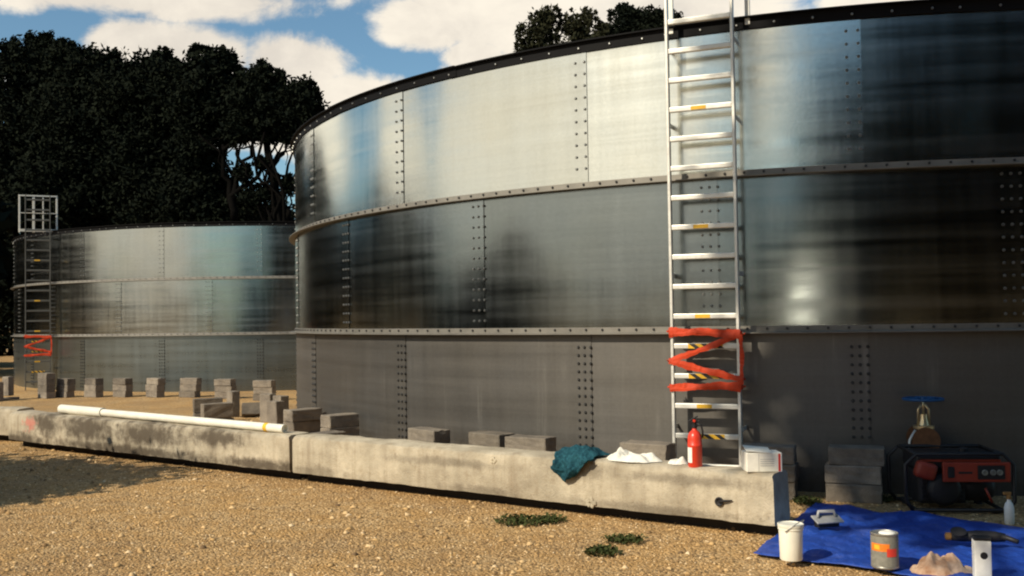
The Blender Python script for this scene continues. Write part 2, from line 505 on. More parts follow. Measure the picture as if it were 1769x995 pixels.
def tree(name, base, blobs, per, size, label, seed, mat=M_LEAF, trunk_r=.3, group=None, bare=None, shell=.5, tufts=11):
    """blobs in world coordinates; the trunk climbs from base and sends a limb into each blob"""
    base = Vector(base); t = empty(name, base)
    tag(t, label, 'tree', group)
    rel = [((Vector(c) - base)[:], rad) for c, rad in blobs]
    rr_ = random.Random(seed * 3 + 1); main = list(rel)
    for c, rad in main:                                   # tufts that break the outline
        for _ in range(tufts):
            a = rr_.uniform(-.2, math.pi + .2); k = rr_.uniform(.95, 1.25); q = rr_.uniform(.08, .20)
            rel.append(((c[0] + rad[0] * k * math.cos(a), c[1] + rr_.uniform(-.4, .4) * rad[1], c[2] + rad[2] * k * math.sin(a)), (rad[0] * q, rad[1] * q, rad[2] * q * 1.25)))
    me = leaves(rel, per, size, seed, shell)
    link('crown', me, mat, t)
    mb = MB()
    top = max(rel, key=lambda q: q[0][2])[0]
    mid = Vector((top[0] * .5, top[1] * .5, top[2] * .55))
    limb(mb, (0, 0, -.3), mid, trunk_r, trunk_r * .6, seed, .03)
    limb(mb, mid, top, trunk_r * .6, trunk_r * .2, seed + 1, .06)
    for i, (c, rad) in enumerate(main):
        f = .35 + .5 * ((i * 37 % 10) / 10); s0 = Vector((0, 0, 0)).lerp(mid, f)
        limb(mb, s0, c, trunk_r * .33, trunk_r * .08, seed + 5 + i, .10)
    for i, (p0, p1, r0) in enumerate(bare or []):
        pts = limb(mb, Vector(p0) - base, Vector(p1) - base, r0, r0 * .35, seed + 50 + i, .07, 8)
        for j in (3, 5, 7):
            dd = Vector((random.uniform(-1, 1), random.uniform(-.4, .4), random.uniform(-.2, 1))).normalized()
            limb(mb, pts[j], pts[j] + dd * random.uniform(.7, 1.5), r0 * .35, r0 * .12, seed + 70 + i * 5 + j, .15, 4)
    mb.build('trunk', M_BARK, t, True)
    return t

def blob(px, py, Y, rx, ry, depth=None):
    """ellipsoid seen at a place of the picture at forward distance Y, radii in picture units there"""
    c = at(px, Y, py); k = Y / FPX
    return (c[:], (rx * k, (depth or (rx + ry) / 2) * k, ry * k))

GT = 'dark trees beyond the far tank'
Y1 = 52
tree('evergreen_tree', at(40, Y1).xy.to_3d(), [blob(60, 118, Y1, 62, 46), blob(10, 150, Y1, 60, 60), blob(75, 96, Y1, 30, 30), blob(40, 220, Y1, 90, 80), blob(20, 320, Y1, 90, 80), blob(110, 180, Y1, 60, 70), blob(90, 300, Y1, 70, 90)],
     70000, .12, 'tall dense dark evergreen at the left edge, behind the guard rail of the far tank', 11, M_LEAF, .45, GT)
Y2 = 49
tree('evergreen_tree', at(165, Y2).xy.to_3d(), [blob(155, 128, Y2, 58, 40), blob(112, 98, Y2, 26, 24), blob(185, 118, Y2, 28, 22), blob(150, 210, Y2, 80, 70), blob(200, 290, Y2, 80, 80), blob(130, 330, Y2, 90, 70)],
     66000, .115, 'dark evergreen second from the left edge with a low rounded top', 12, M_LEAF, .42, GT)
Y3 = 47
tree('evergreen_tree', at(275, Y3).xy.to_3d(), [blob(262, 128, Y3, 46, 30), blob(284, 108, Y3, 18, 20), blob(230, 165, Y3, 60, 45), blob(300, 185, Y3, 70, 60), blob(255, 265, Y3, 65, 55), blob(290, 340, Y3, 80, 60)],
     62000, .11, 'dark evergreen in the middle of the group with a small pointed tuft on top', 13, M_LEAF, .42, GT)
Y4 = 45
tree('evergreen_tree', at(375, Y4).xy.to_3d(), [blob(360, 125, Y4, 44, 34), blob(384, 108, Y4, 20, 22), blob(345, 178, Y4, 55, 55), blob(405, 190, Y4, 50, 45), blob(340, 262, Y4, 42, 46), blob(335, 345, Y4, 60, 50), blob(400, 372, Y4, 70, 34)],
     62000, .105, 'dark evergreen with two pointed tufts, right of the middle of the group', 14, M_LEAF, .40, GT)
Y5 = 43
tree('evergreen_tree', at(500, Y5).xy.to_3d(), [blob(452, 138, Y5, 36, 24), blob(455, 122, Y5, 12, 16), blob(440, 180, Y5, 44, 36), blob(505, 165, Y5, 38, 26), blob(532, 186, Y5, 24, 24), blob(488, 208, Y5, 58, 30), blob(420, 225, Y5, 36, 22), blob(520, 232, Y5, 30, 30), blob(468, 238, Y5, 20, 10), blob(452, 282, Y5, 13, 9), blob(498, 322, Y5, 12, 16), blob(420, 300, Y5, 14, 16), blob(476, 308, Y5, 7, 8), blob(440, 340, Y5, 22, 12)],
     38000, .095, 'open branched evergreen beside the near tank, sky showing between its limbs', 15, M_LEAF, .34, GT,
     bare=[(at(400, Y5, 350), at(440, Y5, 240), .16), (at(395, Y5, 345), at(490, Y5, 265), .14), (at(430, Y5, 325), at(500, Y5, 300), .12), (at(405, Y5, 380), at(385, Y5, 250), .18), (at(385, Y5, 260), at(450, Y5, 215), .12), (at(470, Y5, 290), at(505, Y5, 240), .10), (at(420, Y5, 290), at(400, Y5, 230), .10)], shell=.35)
Y6 = 58
for i, (px, top, wd, lab) in enumerate(((-38, 400, 120, 'dark bush cut by the left edge, left of the far tank'), (25, 300, 110, 'dark leafy bush low behind the guard rail at the left edge'), (150, 330, 100, 'dark bush behind the far tank below the second evergreen'),
                                   (270, 330, 100, 'dark bush behind the middle of the far tank'), (380, 352, 80, 'dark low bush behind the far tank below the pointed evergreen'),
                                   (480, 348, 70, 'thin dark bush beside the near tank under the bare limbs'))):
    b = at(px, Y6).xy.to_3d(); o = empty('bush', b); tag(o, lab, 'bush', 'bushes behind the far tank')
    bl = [blob(px, top + 45, Y6, wd * .6, 45), blob(px - wd * .4, top + 75, Y6, wd * .5, 50), blob(px + wd * .4, top + 70, Y6, wd * .5, 50), blob(px, top + 120, Y6, wd * .75, 70), blob(px, top + 200, Y6, wd * .7, 60)]
    link('foliage', leaves([((Vector(c) - b)[:], r) for c, r in bl], 22000, .13, 40 + i, .3), M_LEAF, o)
    mb = MB()
    for k in range(4): limb(mb, (.2 * k - .3, 0, -.2), (Vector(bl[k][0]) - b)[:], .1, .03, 90 + k)
    mb.build('stem', M_BARK, o, True)
GR = 'trees beyond the near tank'
Y7 = 46
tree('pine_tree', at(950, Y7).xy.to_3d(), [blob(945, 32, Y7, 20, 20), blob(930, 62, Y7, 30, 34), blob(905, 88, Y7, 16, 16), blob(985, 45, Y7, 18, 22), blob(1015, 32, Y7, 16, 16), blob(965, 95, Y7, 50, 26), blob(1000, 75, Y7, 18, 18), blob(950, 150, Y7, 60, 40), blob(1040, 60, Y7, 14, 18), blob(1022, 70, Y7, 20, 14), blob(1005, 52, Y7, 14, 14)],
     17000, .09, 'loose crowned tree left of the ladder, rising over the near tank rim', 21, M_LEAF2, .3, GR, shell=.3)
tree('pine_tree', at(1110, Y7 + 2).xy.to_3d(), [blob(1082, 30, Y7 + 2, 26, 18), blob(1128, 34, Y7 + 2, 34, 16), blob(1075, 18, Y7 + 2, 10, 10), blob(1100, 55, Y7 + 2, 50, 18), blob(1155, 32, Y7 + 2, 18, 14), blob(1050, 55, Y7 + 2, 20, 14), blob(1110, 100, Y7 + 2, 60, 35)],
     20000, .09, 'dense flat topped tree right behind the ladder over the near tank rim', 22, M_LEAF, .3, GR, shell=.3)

# trees that stand behind and beside the photographer: they only show as reflections and shade
proto = None
def back_tree(az, dist, h, wd, seed, lab):
    d = azel(az, 0); b = Vector((d.x * dist, d.y * dist, 0))
    bl = []
    r = random.Random(seed)
    for k in range(9):
        zz = h * (.14 + .80 * k / 8); ww = wd * (1 - .45 * abs(k / 8 - .35))
        bl.append(((b.x + r.uniform(-.35, .35) * wd, b.y + r.uniform(-.35, .35) * wd, zz), (ww * .55, ww * .55, h * .16)))
    return tree('evergreen_tree', b, bl, 3600, .5, lab, seed, M_LEAF, .35, 'trees behind the photographer')
for i, (az, dist, h, wd) in enumerate(((12, 22, 10.5, 4.5), (0, 19, 12, 5.5), (-14, 18, 12.5, 5.5), (-30, 18, 13, 6), (-48, 18, 13, 6), (-66, 20, 12, 6),
                                       (104.7, 64, 8.0, 8), (112, 65, 9.5, 8), (119, 66.5, 10.5, 8), (126.3, 67.6, 8.5, 8), (134, 68, 8.0, 8), (24, 40, 6.0, 5.5),
                                       (33, 75, 4.0, 8), (42, 80, 4.4, 9), (51, 82, 4.0, 9), (60, 80, 4.6, 9), (69, 84, 4.2, 9), (78, 80, 4.4, 9), (87, 82, 4.6, 9), (95, 76, 4.6, 9), (103, 70, 4.8, 9),
                                       (147.5, 40.5, 7.5, 4.5), (143, 47, 7.5, 5), (149, 49, 8.5, 5))):
    back_tree(az, dist, h, wd, 200 + i, 'dark evergreen standing out of the picture behind the photographer')

def ac(a, c):
    """yard point from its distance along the sun's ground direction and across it"""
    h = Vector((-S.x, -S.y)).normalized(); return Vector((h.x * a + h.y * c, h.y * a - h.x * c, 0))
def left_bush():
    b = ac(-.9, -11.6); o = empty('bush', b); tag(o, 'dense dark bush just outside the left edge, shading the gravel', 'bush')
    bl = []
    for a, c, z, r in ((.0, -10.75, 2.1, .85), (.0, -10.6, 1.5, .85), (-.2, -11.0, .9, 1.1), (.0, -11.6, 1.75, .9), (-.1, -11.9, 1.4, 1.1), (-.2, -12.0, .9, 1.1), (-.3, -13.2, 1.1, 1.1), (-.5, -14.6, .8, 1.0), (-.9, -11.0, 2.0, .9), (-.5, -12.6, 1.5, 1.1)):
        p = ac(a, c) - b; bl.append(((p.x, p.y, z), (r, r, r * .9)))
    link('foliage', leaves(bl, 100000, .075, 77, .0), M_LEAF, o)
    mb = MB()
    for k in range(5): limb(mb, (.2 * k - .5, .2 * k - .3, -.1), bl[k][0], .06, .02, 300 + k)
    mb.build('stem', M_BARK, o, True)
left_bush()
def shade_tree(base, blobs, per, size, lab, seed):
    tree('evergreen_tree', base, blobs, per, size, lab, seed, M_LEAF, .3, 'trees behind the photographer', shell=.1)
bb = []
for a, c, z, rr in ((-4.5, -4.1, 10.2, 1.4), (-4.5, -4.0, 11.9, 1.5), (-4.8, -3.9, 13.6, 1.5), (-5, -3.6, 15.4, 1.6), (-4.5, -2.2, 10.5, 1.7), (-4.5, .2, 10.6, 1.9), (-4.5, 2.6, 11.0, 2.0), (-5, -1.7, 12.9, 1.9), (-5, .9, 13.4, 2.1), (-5, 3.0, 13.6, 2.0), (-5, -1.0, 15.6, 2.0)):
    p = ac(a, c); bb.append(((p.x, p.y, z), (rr, rr, rr * .8)))
shade_tree(ac(-5, -.5), bb, 60000, .2, 'tall high crowned evergreen behind the photographer, shading the right of the near tank', 401)
# ------------------------------------------------------------------ tanks
def sheet_mesh(name, z0, z1, r0):
    n, nz = 16, 6; V = []; F = []; a1 = STEP + .0062
    for ins in (0, 1):
        for j in range(nz + 1):
            for i in range(n + 1):
                a = a1 * i / n; r = r0 + .007 * i / n - .004 * ins
                V.append((r * math.cos(a), r * math.sin(a), z0 + (z1 - z0) * j / nz))
    q = (n + 1) * (nz + 1)
    for j in range(nz):
        for i in range(n):
            a = j * (n + 1) + i
            F.append((a, a + 1, a + n + 2, a + n + 1)); F.append((q + a, q + a + n + 1, q + a + n + 2, q + a + 1))
    for j in range(nz):
        a = j * (n + 1); F.append((a, a + n + 1, q + a + n + 1, q + a)); a += n; F.append((a, q + a, q + a + n + 1, a + n + 1))
    for i in range(n):
        F.append((i, q + i, q + i + 1, i + 1)); a = nz * (n + 1) + i; F.append((a, a + 1, q + a + 1, q + a))
    me = bpy.data.meshes.new(name); me.from_pydata(V, [], F)
    for p in me.polygons: p.use_smooth = True
    me.set_sharp_from_angle(angle=R_(30))
    return me

def bolt_geo(b, p, nrm, r, h):
    """domed bolt head on a hexagon, standing on p along nrm"""
    t = Vector((0, 0, 1)) if abs(nrm.z) < .9 else Vector((1, 0, 0))
    s = nrm.cross(t).normalized(); u = s.cross(nrm)
    ring = []
    for rr, hh in ((r, 0), (r, h * .45), (r * .62, h)):
        ring.append([b.verts.new(p + (s * math.cos(k * math.pi / 3 + .3) + u * math.sin(k * math.pi / 3 + .3)) * rr + nrm * hh) for k in range(6)])
    for A, B in zip(ring, ring[1:]):
        for k in range(6): b.faces.new((A[k], A[(k + 1) % 6], B[(k + 1) % 6], B[k]))
    b.faces.new(ring[-1])

def seam_mesh(name, z0, z1, r0, cols, pitch, dx, r, h):
    mb = MB(); n = int((z1 - z0) / pitch)
    for c in range(cols):
        a = STEP + (c - (cols - 1) / 2) * dx / TR - .002
        rr = r0 + .007 * a / (STEP + .0062) + .0005
        for k in range(n + 1):
            z = z0 + (z1 - z0 - n * pitch) / 2 + k * pitch
            nr = Vector((math.cos(a), math.sin(a), 0))
            bolt_geo(mb.b, nr * rr + Vector((0, 0, z)), nr, r, h)
    return mb.mesh(name)

def ring_bolts(name, r, z, spacing, br, bh, a_from=0, a_to=2 * math.pi, up=False):
    mb = MB(); n = int((a_to - a_from) * r / spacing)
    for k in range(n):
        a = a_from + (a_to - a_from) * k / n; nr = Vector((math.cos(a), math.sin(a), 0))
        bolt_geo(mb.b, nr * r + Vector((0, 0, z)), Vector((0, 0, 1)) if up else nr, br, bh)
    return mb.mesh(name)

def make_tank():
    t = empty('storage_tank', TC)
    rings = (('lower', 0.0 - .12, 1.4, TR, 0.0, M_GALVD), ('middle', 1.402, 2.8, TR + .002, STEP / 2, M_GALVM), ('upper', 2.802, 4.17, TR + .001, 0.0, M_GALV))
    seams = {'lower': ((.06, 1.30), 3, .078, .066, .0150, .016, M_BOLTD), 'middle': ((1.53, 2.72), 3, .108, .074, .0135, .014, M_BOLTM), 'upper': ((2.93, 4.08), 2, .115, .098, .0140, .014, M_BOLTM)}
    for nm, z0, z1, r, off, mat in rings:
        me = sheet_mesh('wall_sheet', z0, z1, r)
        (b0, b1), cols, pit, dx, br, bh, bm_ = seams[nm]
        sm = seam_mesh('seam_bolts', b0, b1, r, cols, pit, dx, br, bh)
        start = PHI0 - 7 * STEP + off
        for k in range(22):
            a = start + k * STEP
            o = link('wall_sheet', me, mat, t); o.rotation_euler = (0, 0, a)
            am = (a + STEP) % (2 * math.pi)
            if R_(150) < am < R_(320):
                link('seam_bolts', sm, bm_, o)
    for z in (1.4, 2.8):
        mb = MB()
        prof = [(TR + .010, z + .055), (TR + .017, z + .055), (TR + .018, z + .004), (TR + .098, z - .002), (TR + .098, z - .011), (TR + .010, z - .009), (TR + .010, z + .055)]
        mb.lathe(prof, 220)
        o = autosmooth(mb.build('stiffener_ring', M_RING, t), 30)
        link('ring_bolts', ring_bolts('ring_bolts', TR + .017, z + .032, .172, .0125, .016, R_(150), R_(330)), M_BOLTD, o)
    # rim: black painted angle in lapped lengths
    zt = 4.137
    for k in range(22):
        a0 = PHI0 - 7 * STEP + k * STEP + .10; a1 = a0 + STEP + .012
        dz = .006 * (k % 2)
        mb = MB()
        pr = [(TR + .011 + dz, zt - .022 + dz), (TR + .022 + dz, zt - .022 + dz), (TR + .022 + dz, zt + .072 + dz), (TR + .062 + dz, zt + .076 + dz), (TR + .062 + dz, zt + .088 + dz), (TR - .02, zt + .088 + dz), (TR - .02, zt + .06 + dz), (TR + .011 + dz, zt + .06 + dz), (TR + .011 + dz, zt - .022 + dz)]
        mb.lathe(pr, 12, (0, 0, 0), a0, a1)
        o = autosmooth(mb.build('rim_angle', M_BLACK, t), 30)
        if R_(150) < (a0 % (2 * math.pi)) < R_(325):
            link('rim_bolts', ring_bolts('rim_bolts', TR + .022 + dz, zt + .018 + dz, .30, .012, .015, a0, a1), M_BOLT, o)
    return t
tank = make_tank()
tag(tank, 'large near tank of galvanised steel sheets, a ladder and a fire extinguisher before it', 'tank', 'galvanised storage tanks')
tank2 = copy_tree(tank)
tank2.location = FC
tag(tank2, 'smaller looking far tank behind a row of upright blocks, dark trees behind it', 'tank')
tank2.rotation_euler = (0, 0, .05)
for ch in tank2.children:
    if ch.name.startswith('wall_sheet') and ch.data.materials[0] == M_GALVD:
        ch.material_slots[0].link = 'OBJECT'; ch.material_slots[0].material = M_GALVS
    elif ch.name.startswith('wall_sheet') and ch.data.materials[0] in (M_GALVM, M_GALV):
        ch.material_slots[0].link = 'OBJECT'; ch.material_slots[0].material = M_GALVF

# ------------------------------------------------------------------ ladders
def wall_frame(c, px, z, gap):
    """point on the tank wall seen in column px, pushed out by gap; and yaw so that local -y faces out"""
    d = ray(px, 560); d2 = Vector((d.x, d.y)).normalized(); C = Vector((c.x, c.y))
    b = d2.dot(C); q = b - math.sqrt(b * b - (C.length_squared - TR * TR))
    P = d2 * q; n = (P - C).normalized()
    return Vector((P.x + n.x * gap, P.y + n.y * gap, z)), math.atan2(n.y, n.x) + math.pi / 2, n

LW = .590
def make_ladder(loc, yaw, mids=False):
    t = empty('ladder', loc, yaw)
    top = 5.15
    for s in (-1, 1):
        mb = MB(); mb.box((s * LW / 2, 0, top / 2), (.026, .062, top), None, .004)
        mb.build('rail', M_ALU, t)
    for k in range(-4, 15):
        z = 1.283 + .2665 * k
        mb = MB(); mb.box((0, 0, z), (LW - .026, .045, .046), None, .008, 2)
        r = mb.build('rung', M_ALU, t)
        if k in (0, -1, -3):
            m2 = MB(); x0 = -.15; wd = .31
            m2.box((x0 + wd / 2 - .0 + .0, -.0238, z), (wd, .0015, .042))
            st = m2.build('hazard_sticker', M_YEL, r)
            m3 = MB()
            for j in range(3):
                x = x0 + .06 + j * .105; sh = .03
                vs = [m3.b.verts.new((x + dx, -.0249, z + dz)) for dx, dz in ((-.026 + sh, -.021), (.026 + sh, -.021), (.026 - sh, .021), (-.026 - sh, .021))]
                vb = [m3.b.verts.new((v.co.x, -.0240, v.co.z)) for v in vs]
                m3.b.faces.new(vs); m3.b.faces.new(vb[::-1])
                for q in range(4): m3.b.faces.new((vs[q], vs[(q + 1) % 4], vb[(q + 1) % 4], vb[q]))
            m3.build('hazard_stripes', M_STBLK, r)
        elif k in (1, -2, 4, 8):
            MB().box((-.015, -.0238, z), (.135, .0015, .034)).build('yellow_label', M_YEL, r)
    for z in (.55, 1.92, 3.3, 4.0):
        for s in (-1, 1):
            MB().box((s * (LW / 2 + .016), .11, z), (.005, .20, .04)).build('bracket', M_ALU, t)
    # guard rail standing on the tank rim above the ladder
    g = MB(); xa, xb, yb = (-.44, .46, .19) if mids else (-.30, .40, .19); z0, z1 = 4.16, 5.16
    for x in (xa, xb): g.box((x, yb, (z0 + z1) / 2), (.045, .03, z1 - z0), None, .004)
    if mids:
        for x, wd in ((-.10, .06), (.13, .03)): g.box((x, yb, (z0 + z1) / 2), (wd, .03, z1 - z0), None, .004)
    for z, hh in ((z0 + .06, .07), (4.68, .02), (z1 - .02, .035)):
        if mids or z > 4.3: g.box(((xa + xb) / 2, yb - .022, z), (xb - xa, .012, hh))
    g.build('guard_rail', M_ALUF, t)
    return t

lp, lyaw, _n = wall_frame(TC, 1226, 0, .20)
ladder = make_ladder(lp, lyaw)
tag(ladder, 'long aluminium ladder on the near tank, hazard stickers on its lower rungs', 'ladder', 'ladders fixed to the tanks')
fp, fyaw, _n = wall_frame(FC, 92, FC.z, .42)
fyaw = math.atan2(-fp.y, -fp.x) + math.pi / 2               # this one is turned towards the yard
lad2 = make_ladder(fp, fyaw, True)
M_ALUD = plain('shaded_aluminium', (.12, .12, .11), .6, .3, .3, .2, 20.0)  # ladder metal with the far ladder's shade put into its colour
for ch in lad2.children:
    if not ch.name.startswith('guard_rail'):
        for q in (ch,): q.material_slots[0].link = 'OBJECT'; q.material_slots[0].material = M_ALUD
tag(lad2, 'ladder with a white guard rail at the left of the far tank', 'ladder', 'ladders fixed to the tanks')

def ribbon(mb, pts, hw, seed, nseg=14, up=Vector((0, 0, 1))):
    """strip of tape through pts, twisting and crumpling a little"""
    r = random.Random(seed); P = []
    for a, b in zip(pts, pts[1:]):
        a, b = Vector(a), Vector(b)
        for i in range(nseg): P.append(a.lerp(b, i / nseg))
    P.append(Vector(pts[-1])); prev = None
    f0 = len(mb.b.faces)
    for i, p in enumerate(P):
        q = .88 + .14 * math.sin(i * .5 + seed) + r.uniform(-.05, .05)
        tw = .15 * math.sin(i * .43 + seed * 2)
        t = (P[min(i + 1, len(P) - 1)] - P[max(i - 1, 0)]).normalized()
        w_ = t.cross(Vector((0, -1, 0)))
        w_ = w_.normalized() if w_.length > .05 else Vector((1, 0, 0))
        off = w_ * hw * q + Vector((0, -1, 0)) * hw * tw
        sag = Vector((r.uniform(-.002, .002), r.uniform(-.004, .002), r.uniform(-.004, .004)))
        cur = [mb.b.verts.new(p + sag + off), mb.b.verts.new(p + sag + Vector((0, -.004, 0))), mb.b.verts.new(p + sag - off)]
        if prev:
            mb.b.faces.new((prev[0], prev[1], cur[1], cur[0])); mb.b.faces.new((prev[1], prev[2], cur[2], cur[1]))
        prev = cur

def make_tape(loc, yaw):
    mb = MB(); X = LW / 2 + .022; y = -.042
    ribbon(mb, [(-X, y, 1.42), (0, y, 1.41), (X, y, 1.395)], .034, 1)
    ribbon(mb, [(-X, y - .004, 1.385), (-.1, y - .006, 1.405), (X, y - .004, 1.37)], .026, 2)
    ribbon(mb, [(X, y, 1.385), (0, y, 1.26), (-X, y, 1.15)], .028, 3)
    ribbon(mb, [(-X, y - .003, 1.15), (0, y - .003, 1.07), (X, y - .003, .995)], .033, 4)
    ribbon(mb, [(-X, y, .915), (0, y, .925), (X, y, .95)], .034, 5)
    ribbon(mb, [(-X, y - .004, .895), (.1, y - .004, .93), (X, y - .004, .90)], .022, 6)
    ribbon(mb, [(X, y, 1.39), (X + .012, y, 1.2), (X, y, .95)], .020, 7)
    for s in (-1, 1):                                # turns round the rails
        for z in ((1.42, 1.15, .915) if s < 0 else (1.385, .995, .93)):
            ribbon(mb, [(s * X, y, z), (s * (X + .004), 0, z - .01), (s * X, -y, z)], .03, 9 + int(z * 10), 5)
            mb.box((s * X, 0, z), (.006, -2 * y, .055))
    me = mb.mesh('barrier_tape')
    o = link('barrier_tape', me, M_TAPE); o.location = loc; o.rotation_euler = (0, 0, yaw)
    sd = o.modifiers.new('thickness', 'SOLIDIFY'); sd.thickness = .002
    return o
tape = make_tape(lp, lyaw)
tag(tape, 'orange barrier tape wound in a zigzag round the near ladder', 'tape', 'orange tapes on the ladders')
tape2 = tape.copy(); COL.objects.link(tape2); tape2.location = fp; tape2.rotation_euler = (0, 0, fyaw)
tag(tape2, 'orange barrier tape round the far ladder, small at the left', 'tape')

# ------------------------------------------------------------------ concrete beams
BH, BW = .45, .30
A0 = gp(15, 772); A1 = gp(503, 833); A2 = gp(1340, 934)
print('beam ends', A0, A1, A2)

def make_beam(P, Q, label, mat, sockets, seed):
    P, Q = Vector(P).xy.to_3d(), Vector(Q).xy.to_3d(); L = (Q - P).length; d = (Q - P).normalized()
    t = empty('concrete_beam', P, math.atan2(d.y, d.x)); tag(t, label, 'concrete beam', 'concrete beams laid end to end')
    r = random.Random(seed)
    prof = [(0.006, .095), (.0, .125), (.0, BH - .05), (.012, BH - .018), (.045, BH), (BW - .03, BH), (BW, BH - .03), (BW, .12), (BW - .01, .095)]
    n = 60; rings = []; mb = MB()
    from mathutils import noise as NZ
    for i in range(n + 1):
        x = L * i / n; x = min(max(x, .004), L - .004); row = []
        for k, (y, z) in enumerate(prof):
            a = .006 if k in (0, 1, 8) else .012
            v = NZ.noise_vector(Vector((x * 3.1 + seed * 9, y * 7, z * 7))) * a + NZ.noise_vector(Vector((x * 11 + seed, y * 9, z * 9))) * .006
            xx = x
            if i == 0: xx += .012 * (k in (3, 4, 5, 6)) ; 
            if i == n: xx -= .014 * (k in (3, 4, 5, 6))
            row.append(mb.b.verts.new((xx + v.x * .5, y + v.y, z + v.z)))
        rings.append(row)
    m = len(prof)
    for a, b in zip(rings, rings[1:]):
        for k in range(m): mb.b.faces.new((a[k], a[(k + 1) % m], b[(k + 1) % m], b[k]))
    mb.b.faces.new(rings[0][::-1]); mb.b.faces.new(rings[-1])
    autosmooth(mb.build('body', mat, t), 35)
    MB().box((L / 2, .225, .04), (L - .08, .12, .13)).build('bearer', M_BEARER, t)
    for (x, z, rr, dark) in sockets:
        s = MB()
        if dark:
            s.lathe([(rr * 1.0, 0), (rr * 1.25, .004), (rr * 1.2, .010), (rr * .9, .011), (rr * .75, .003), (0.0, .002)], 18, (x, -.002, z), rot=Matrix.Rotation(R_(90), 3, 'X'))
            s.build('lifting_socket', M_SOCK, t, True)
        else:
            s.lathe([(rr, 0), (rr * .8, .008), (rr * .3, .012), (0, .012)], 9, (x, -.001, z), rot=Matrix.Rotation(R_(90), 3, 'X'))
            s.build('mortar_patch', M_PATCH, t)
    return t, L, d
M_BEARER = plain('shade_dark_bearer', (.035, .03, .026), .9, 0, .2, .3, 9)  # coloured near black to paint the shadow strip under the beams
M_SOCK = plain('lifting_socket_iron', (.02, .018, .02), .7, .2)
M_PATCH = plain('pale_mortar', (.50, .44, .33), .9, 0, .2, .3, 20)
L1 = (A1 - A0).length; L2 = (A2 - A1).length
bm1 = beam_mat('weathered_concrete_mouldy', [(.9, .34, .40, .22), (1.8, .33, .75, .20), (3.0, .33, .85, .19), (4.2, .36, .6, .13), (2.6, .13, 2.2, .09), (4.9, .13, .9, .08), (.3, .1, .9, .14)], (.52, .32, .2, .13))
bm2 = beam_mat('weathered_concrete', [(1.9, .33, .8, .05), (3.3, .37, .35, .09), (4.2, .36, .7, .05), (.35, .13, .4, .07), (3.9, .12, .9, .05), (2.3, .12, .5, .05)], None, .45)
beam1, L1, D1 = make_beam(A0, A1 - (A1 - A0).normalized() * .015, 'concrete beam on the left, black mould along its face, carrying the white pipe', bm1, [], 3)
beam2, L2, D2 = make_beam(A1 + (A2 - A1).normalized() * .015, A2, 'long concrete beam on the right with the fire extinguisher standing on it', bm2,
                          [], 4)
def on_face(bm_, P, Q, px, py):
    """local x, z of the beam's front face at a place of the photograph"""
    P = Vector(P).xy.to_3d(); d = (Vector(Q).xy.to_3d() - P).normalized(); n = Vector((d.y, -d.x, 0))
    r = ray(px, py); t = (P - CAM).dot(n) / r.dot(n); h = CAM + r * t
    return (h - P).dot(d), h.z
for px, py, rr, dark in ((1240, 866, .026, True), (1018, 868, .05, False), (850, 795, .035, False)):
    x, z = on_face(beam2, A1, A2, px, py); s = MB()
    if dark:
        s.lathe([(rr * 1.0, 0), (rr * 1.3, .005), (rr * 1.25, .012), (rr * .9, .013), (rr * .75, .003), (0.0, .002)], 18, (x, -.004, z), rot=Matrix.Rotation(R_(90), 3, 'X') )
        s.tube([(x, -.010, z), (x + .05, -.02, z + .012), (x + .10, -.012, z + .018)], [.012, .009, .004], 6)
        s.build('lifting_socket', M_SOCK, beam2, True)
    else:
        for q in range(5):
            a = q * 1.3; s.box((x + math.cos(a) * rr * .6, -.002, z + math.sin(a) * rr * .45), (rr * .8, .016, rr * .6), Matrix.Rotation(a, 3, 'Y'), .004)
        s.build('mortar_patch', M_PATCH, beam2)
# the next beam runs on out of the picture on the left
b3d = (A1 - A0).normalized()
P3 = A0 + Vector((-b3d.y * -1, 0, 0)) * 0
Q3 = Vector((A0.x - .10, A0.y + .42, 0)); P3 = Q3 + Vector((-3.6, 1.6, 0))
bm3 = beam_mat('weathered_concrete_brown', [(3.0, .2, .7, .2)])
make_beam(P3, Q3, 'concrete beam end cut off by the left edge of the picture', bm3, [], 6)

def on_top(P, Q, px, across, z=BH):
    """world point on the beam's top seen in column px, a given way across its width"""
    P = Vector(P).xy.to_3d(); d = (Vector(Q).xy.to_3d() - P).normalized(); inn = Vector((-d.y, d.x, 0))
    o = P + inn * across
    # intersect column px with line o + d*s at height z
    lo, hi = -1.0, 8.0
    def col(s):
        v = o + d * s + Vector((0, 0, z)) - CAM
        return PW / 2 + FPX * v.dot(CR) / v.dot(_fwd)
    for _ in range(50):
        m = (lo + hi) / 2
        if col(m) < px: lo = m
        else: hi = m
    return o + d * lo + Vector((0, 0, z)), math.atan2(d.y, d.x)

# ------------------------------------------------------------------ blocks
BL = (.44, .215, .147)
def block_mesh(seed):
    r = random.Random(seed); mb = MB(); mb.box((0, 0, 0), BL, None, .007, 1)
    bmesh.ops.subdivide_edges(mb.b, edges=[e for e in mb.b.edges if e.calc_length() > .1], cuts=3, use_grid_fill=True)
    for v in mb.b.verts: v.co += Vector((r.uniform(-1, 1), r.uniform(-1, 1), r.uniform(-1, 1))) * .0040
    return mb.mesh('concrete_block')
BMESH = [block_mesh(k) for k in range(4)]
bcount = 0
def block(loc, yaw, label, group, flat=True, tilt=0.0, end=False):
    global bcount
    o = link('concrete_block', BMESH[bcount % 4], M_BLOCK); bcount += 1
    o.location = loc
    if flat: o.rotation_euler = (tilt, 0, yaw)
    elif end: o.rotation_euler = (0, R_(90) + tilt, yaw)          # stood on its end
    else: o.rotation_euler = (R_(90) + tilt, 0, yaw)              # on its long edge
    return tag(o, label, 'concrete block', group)

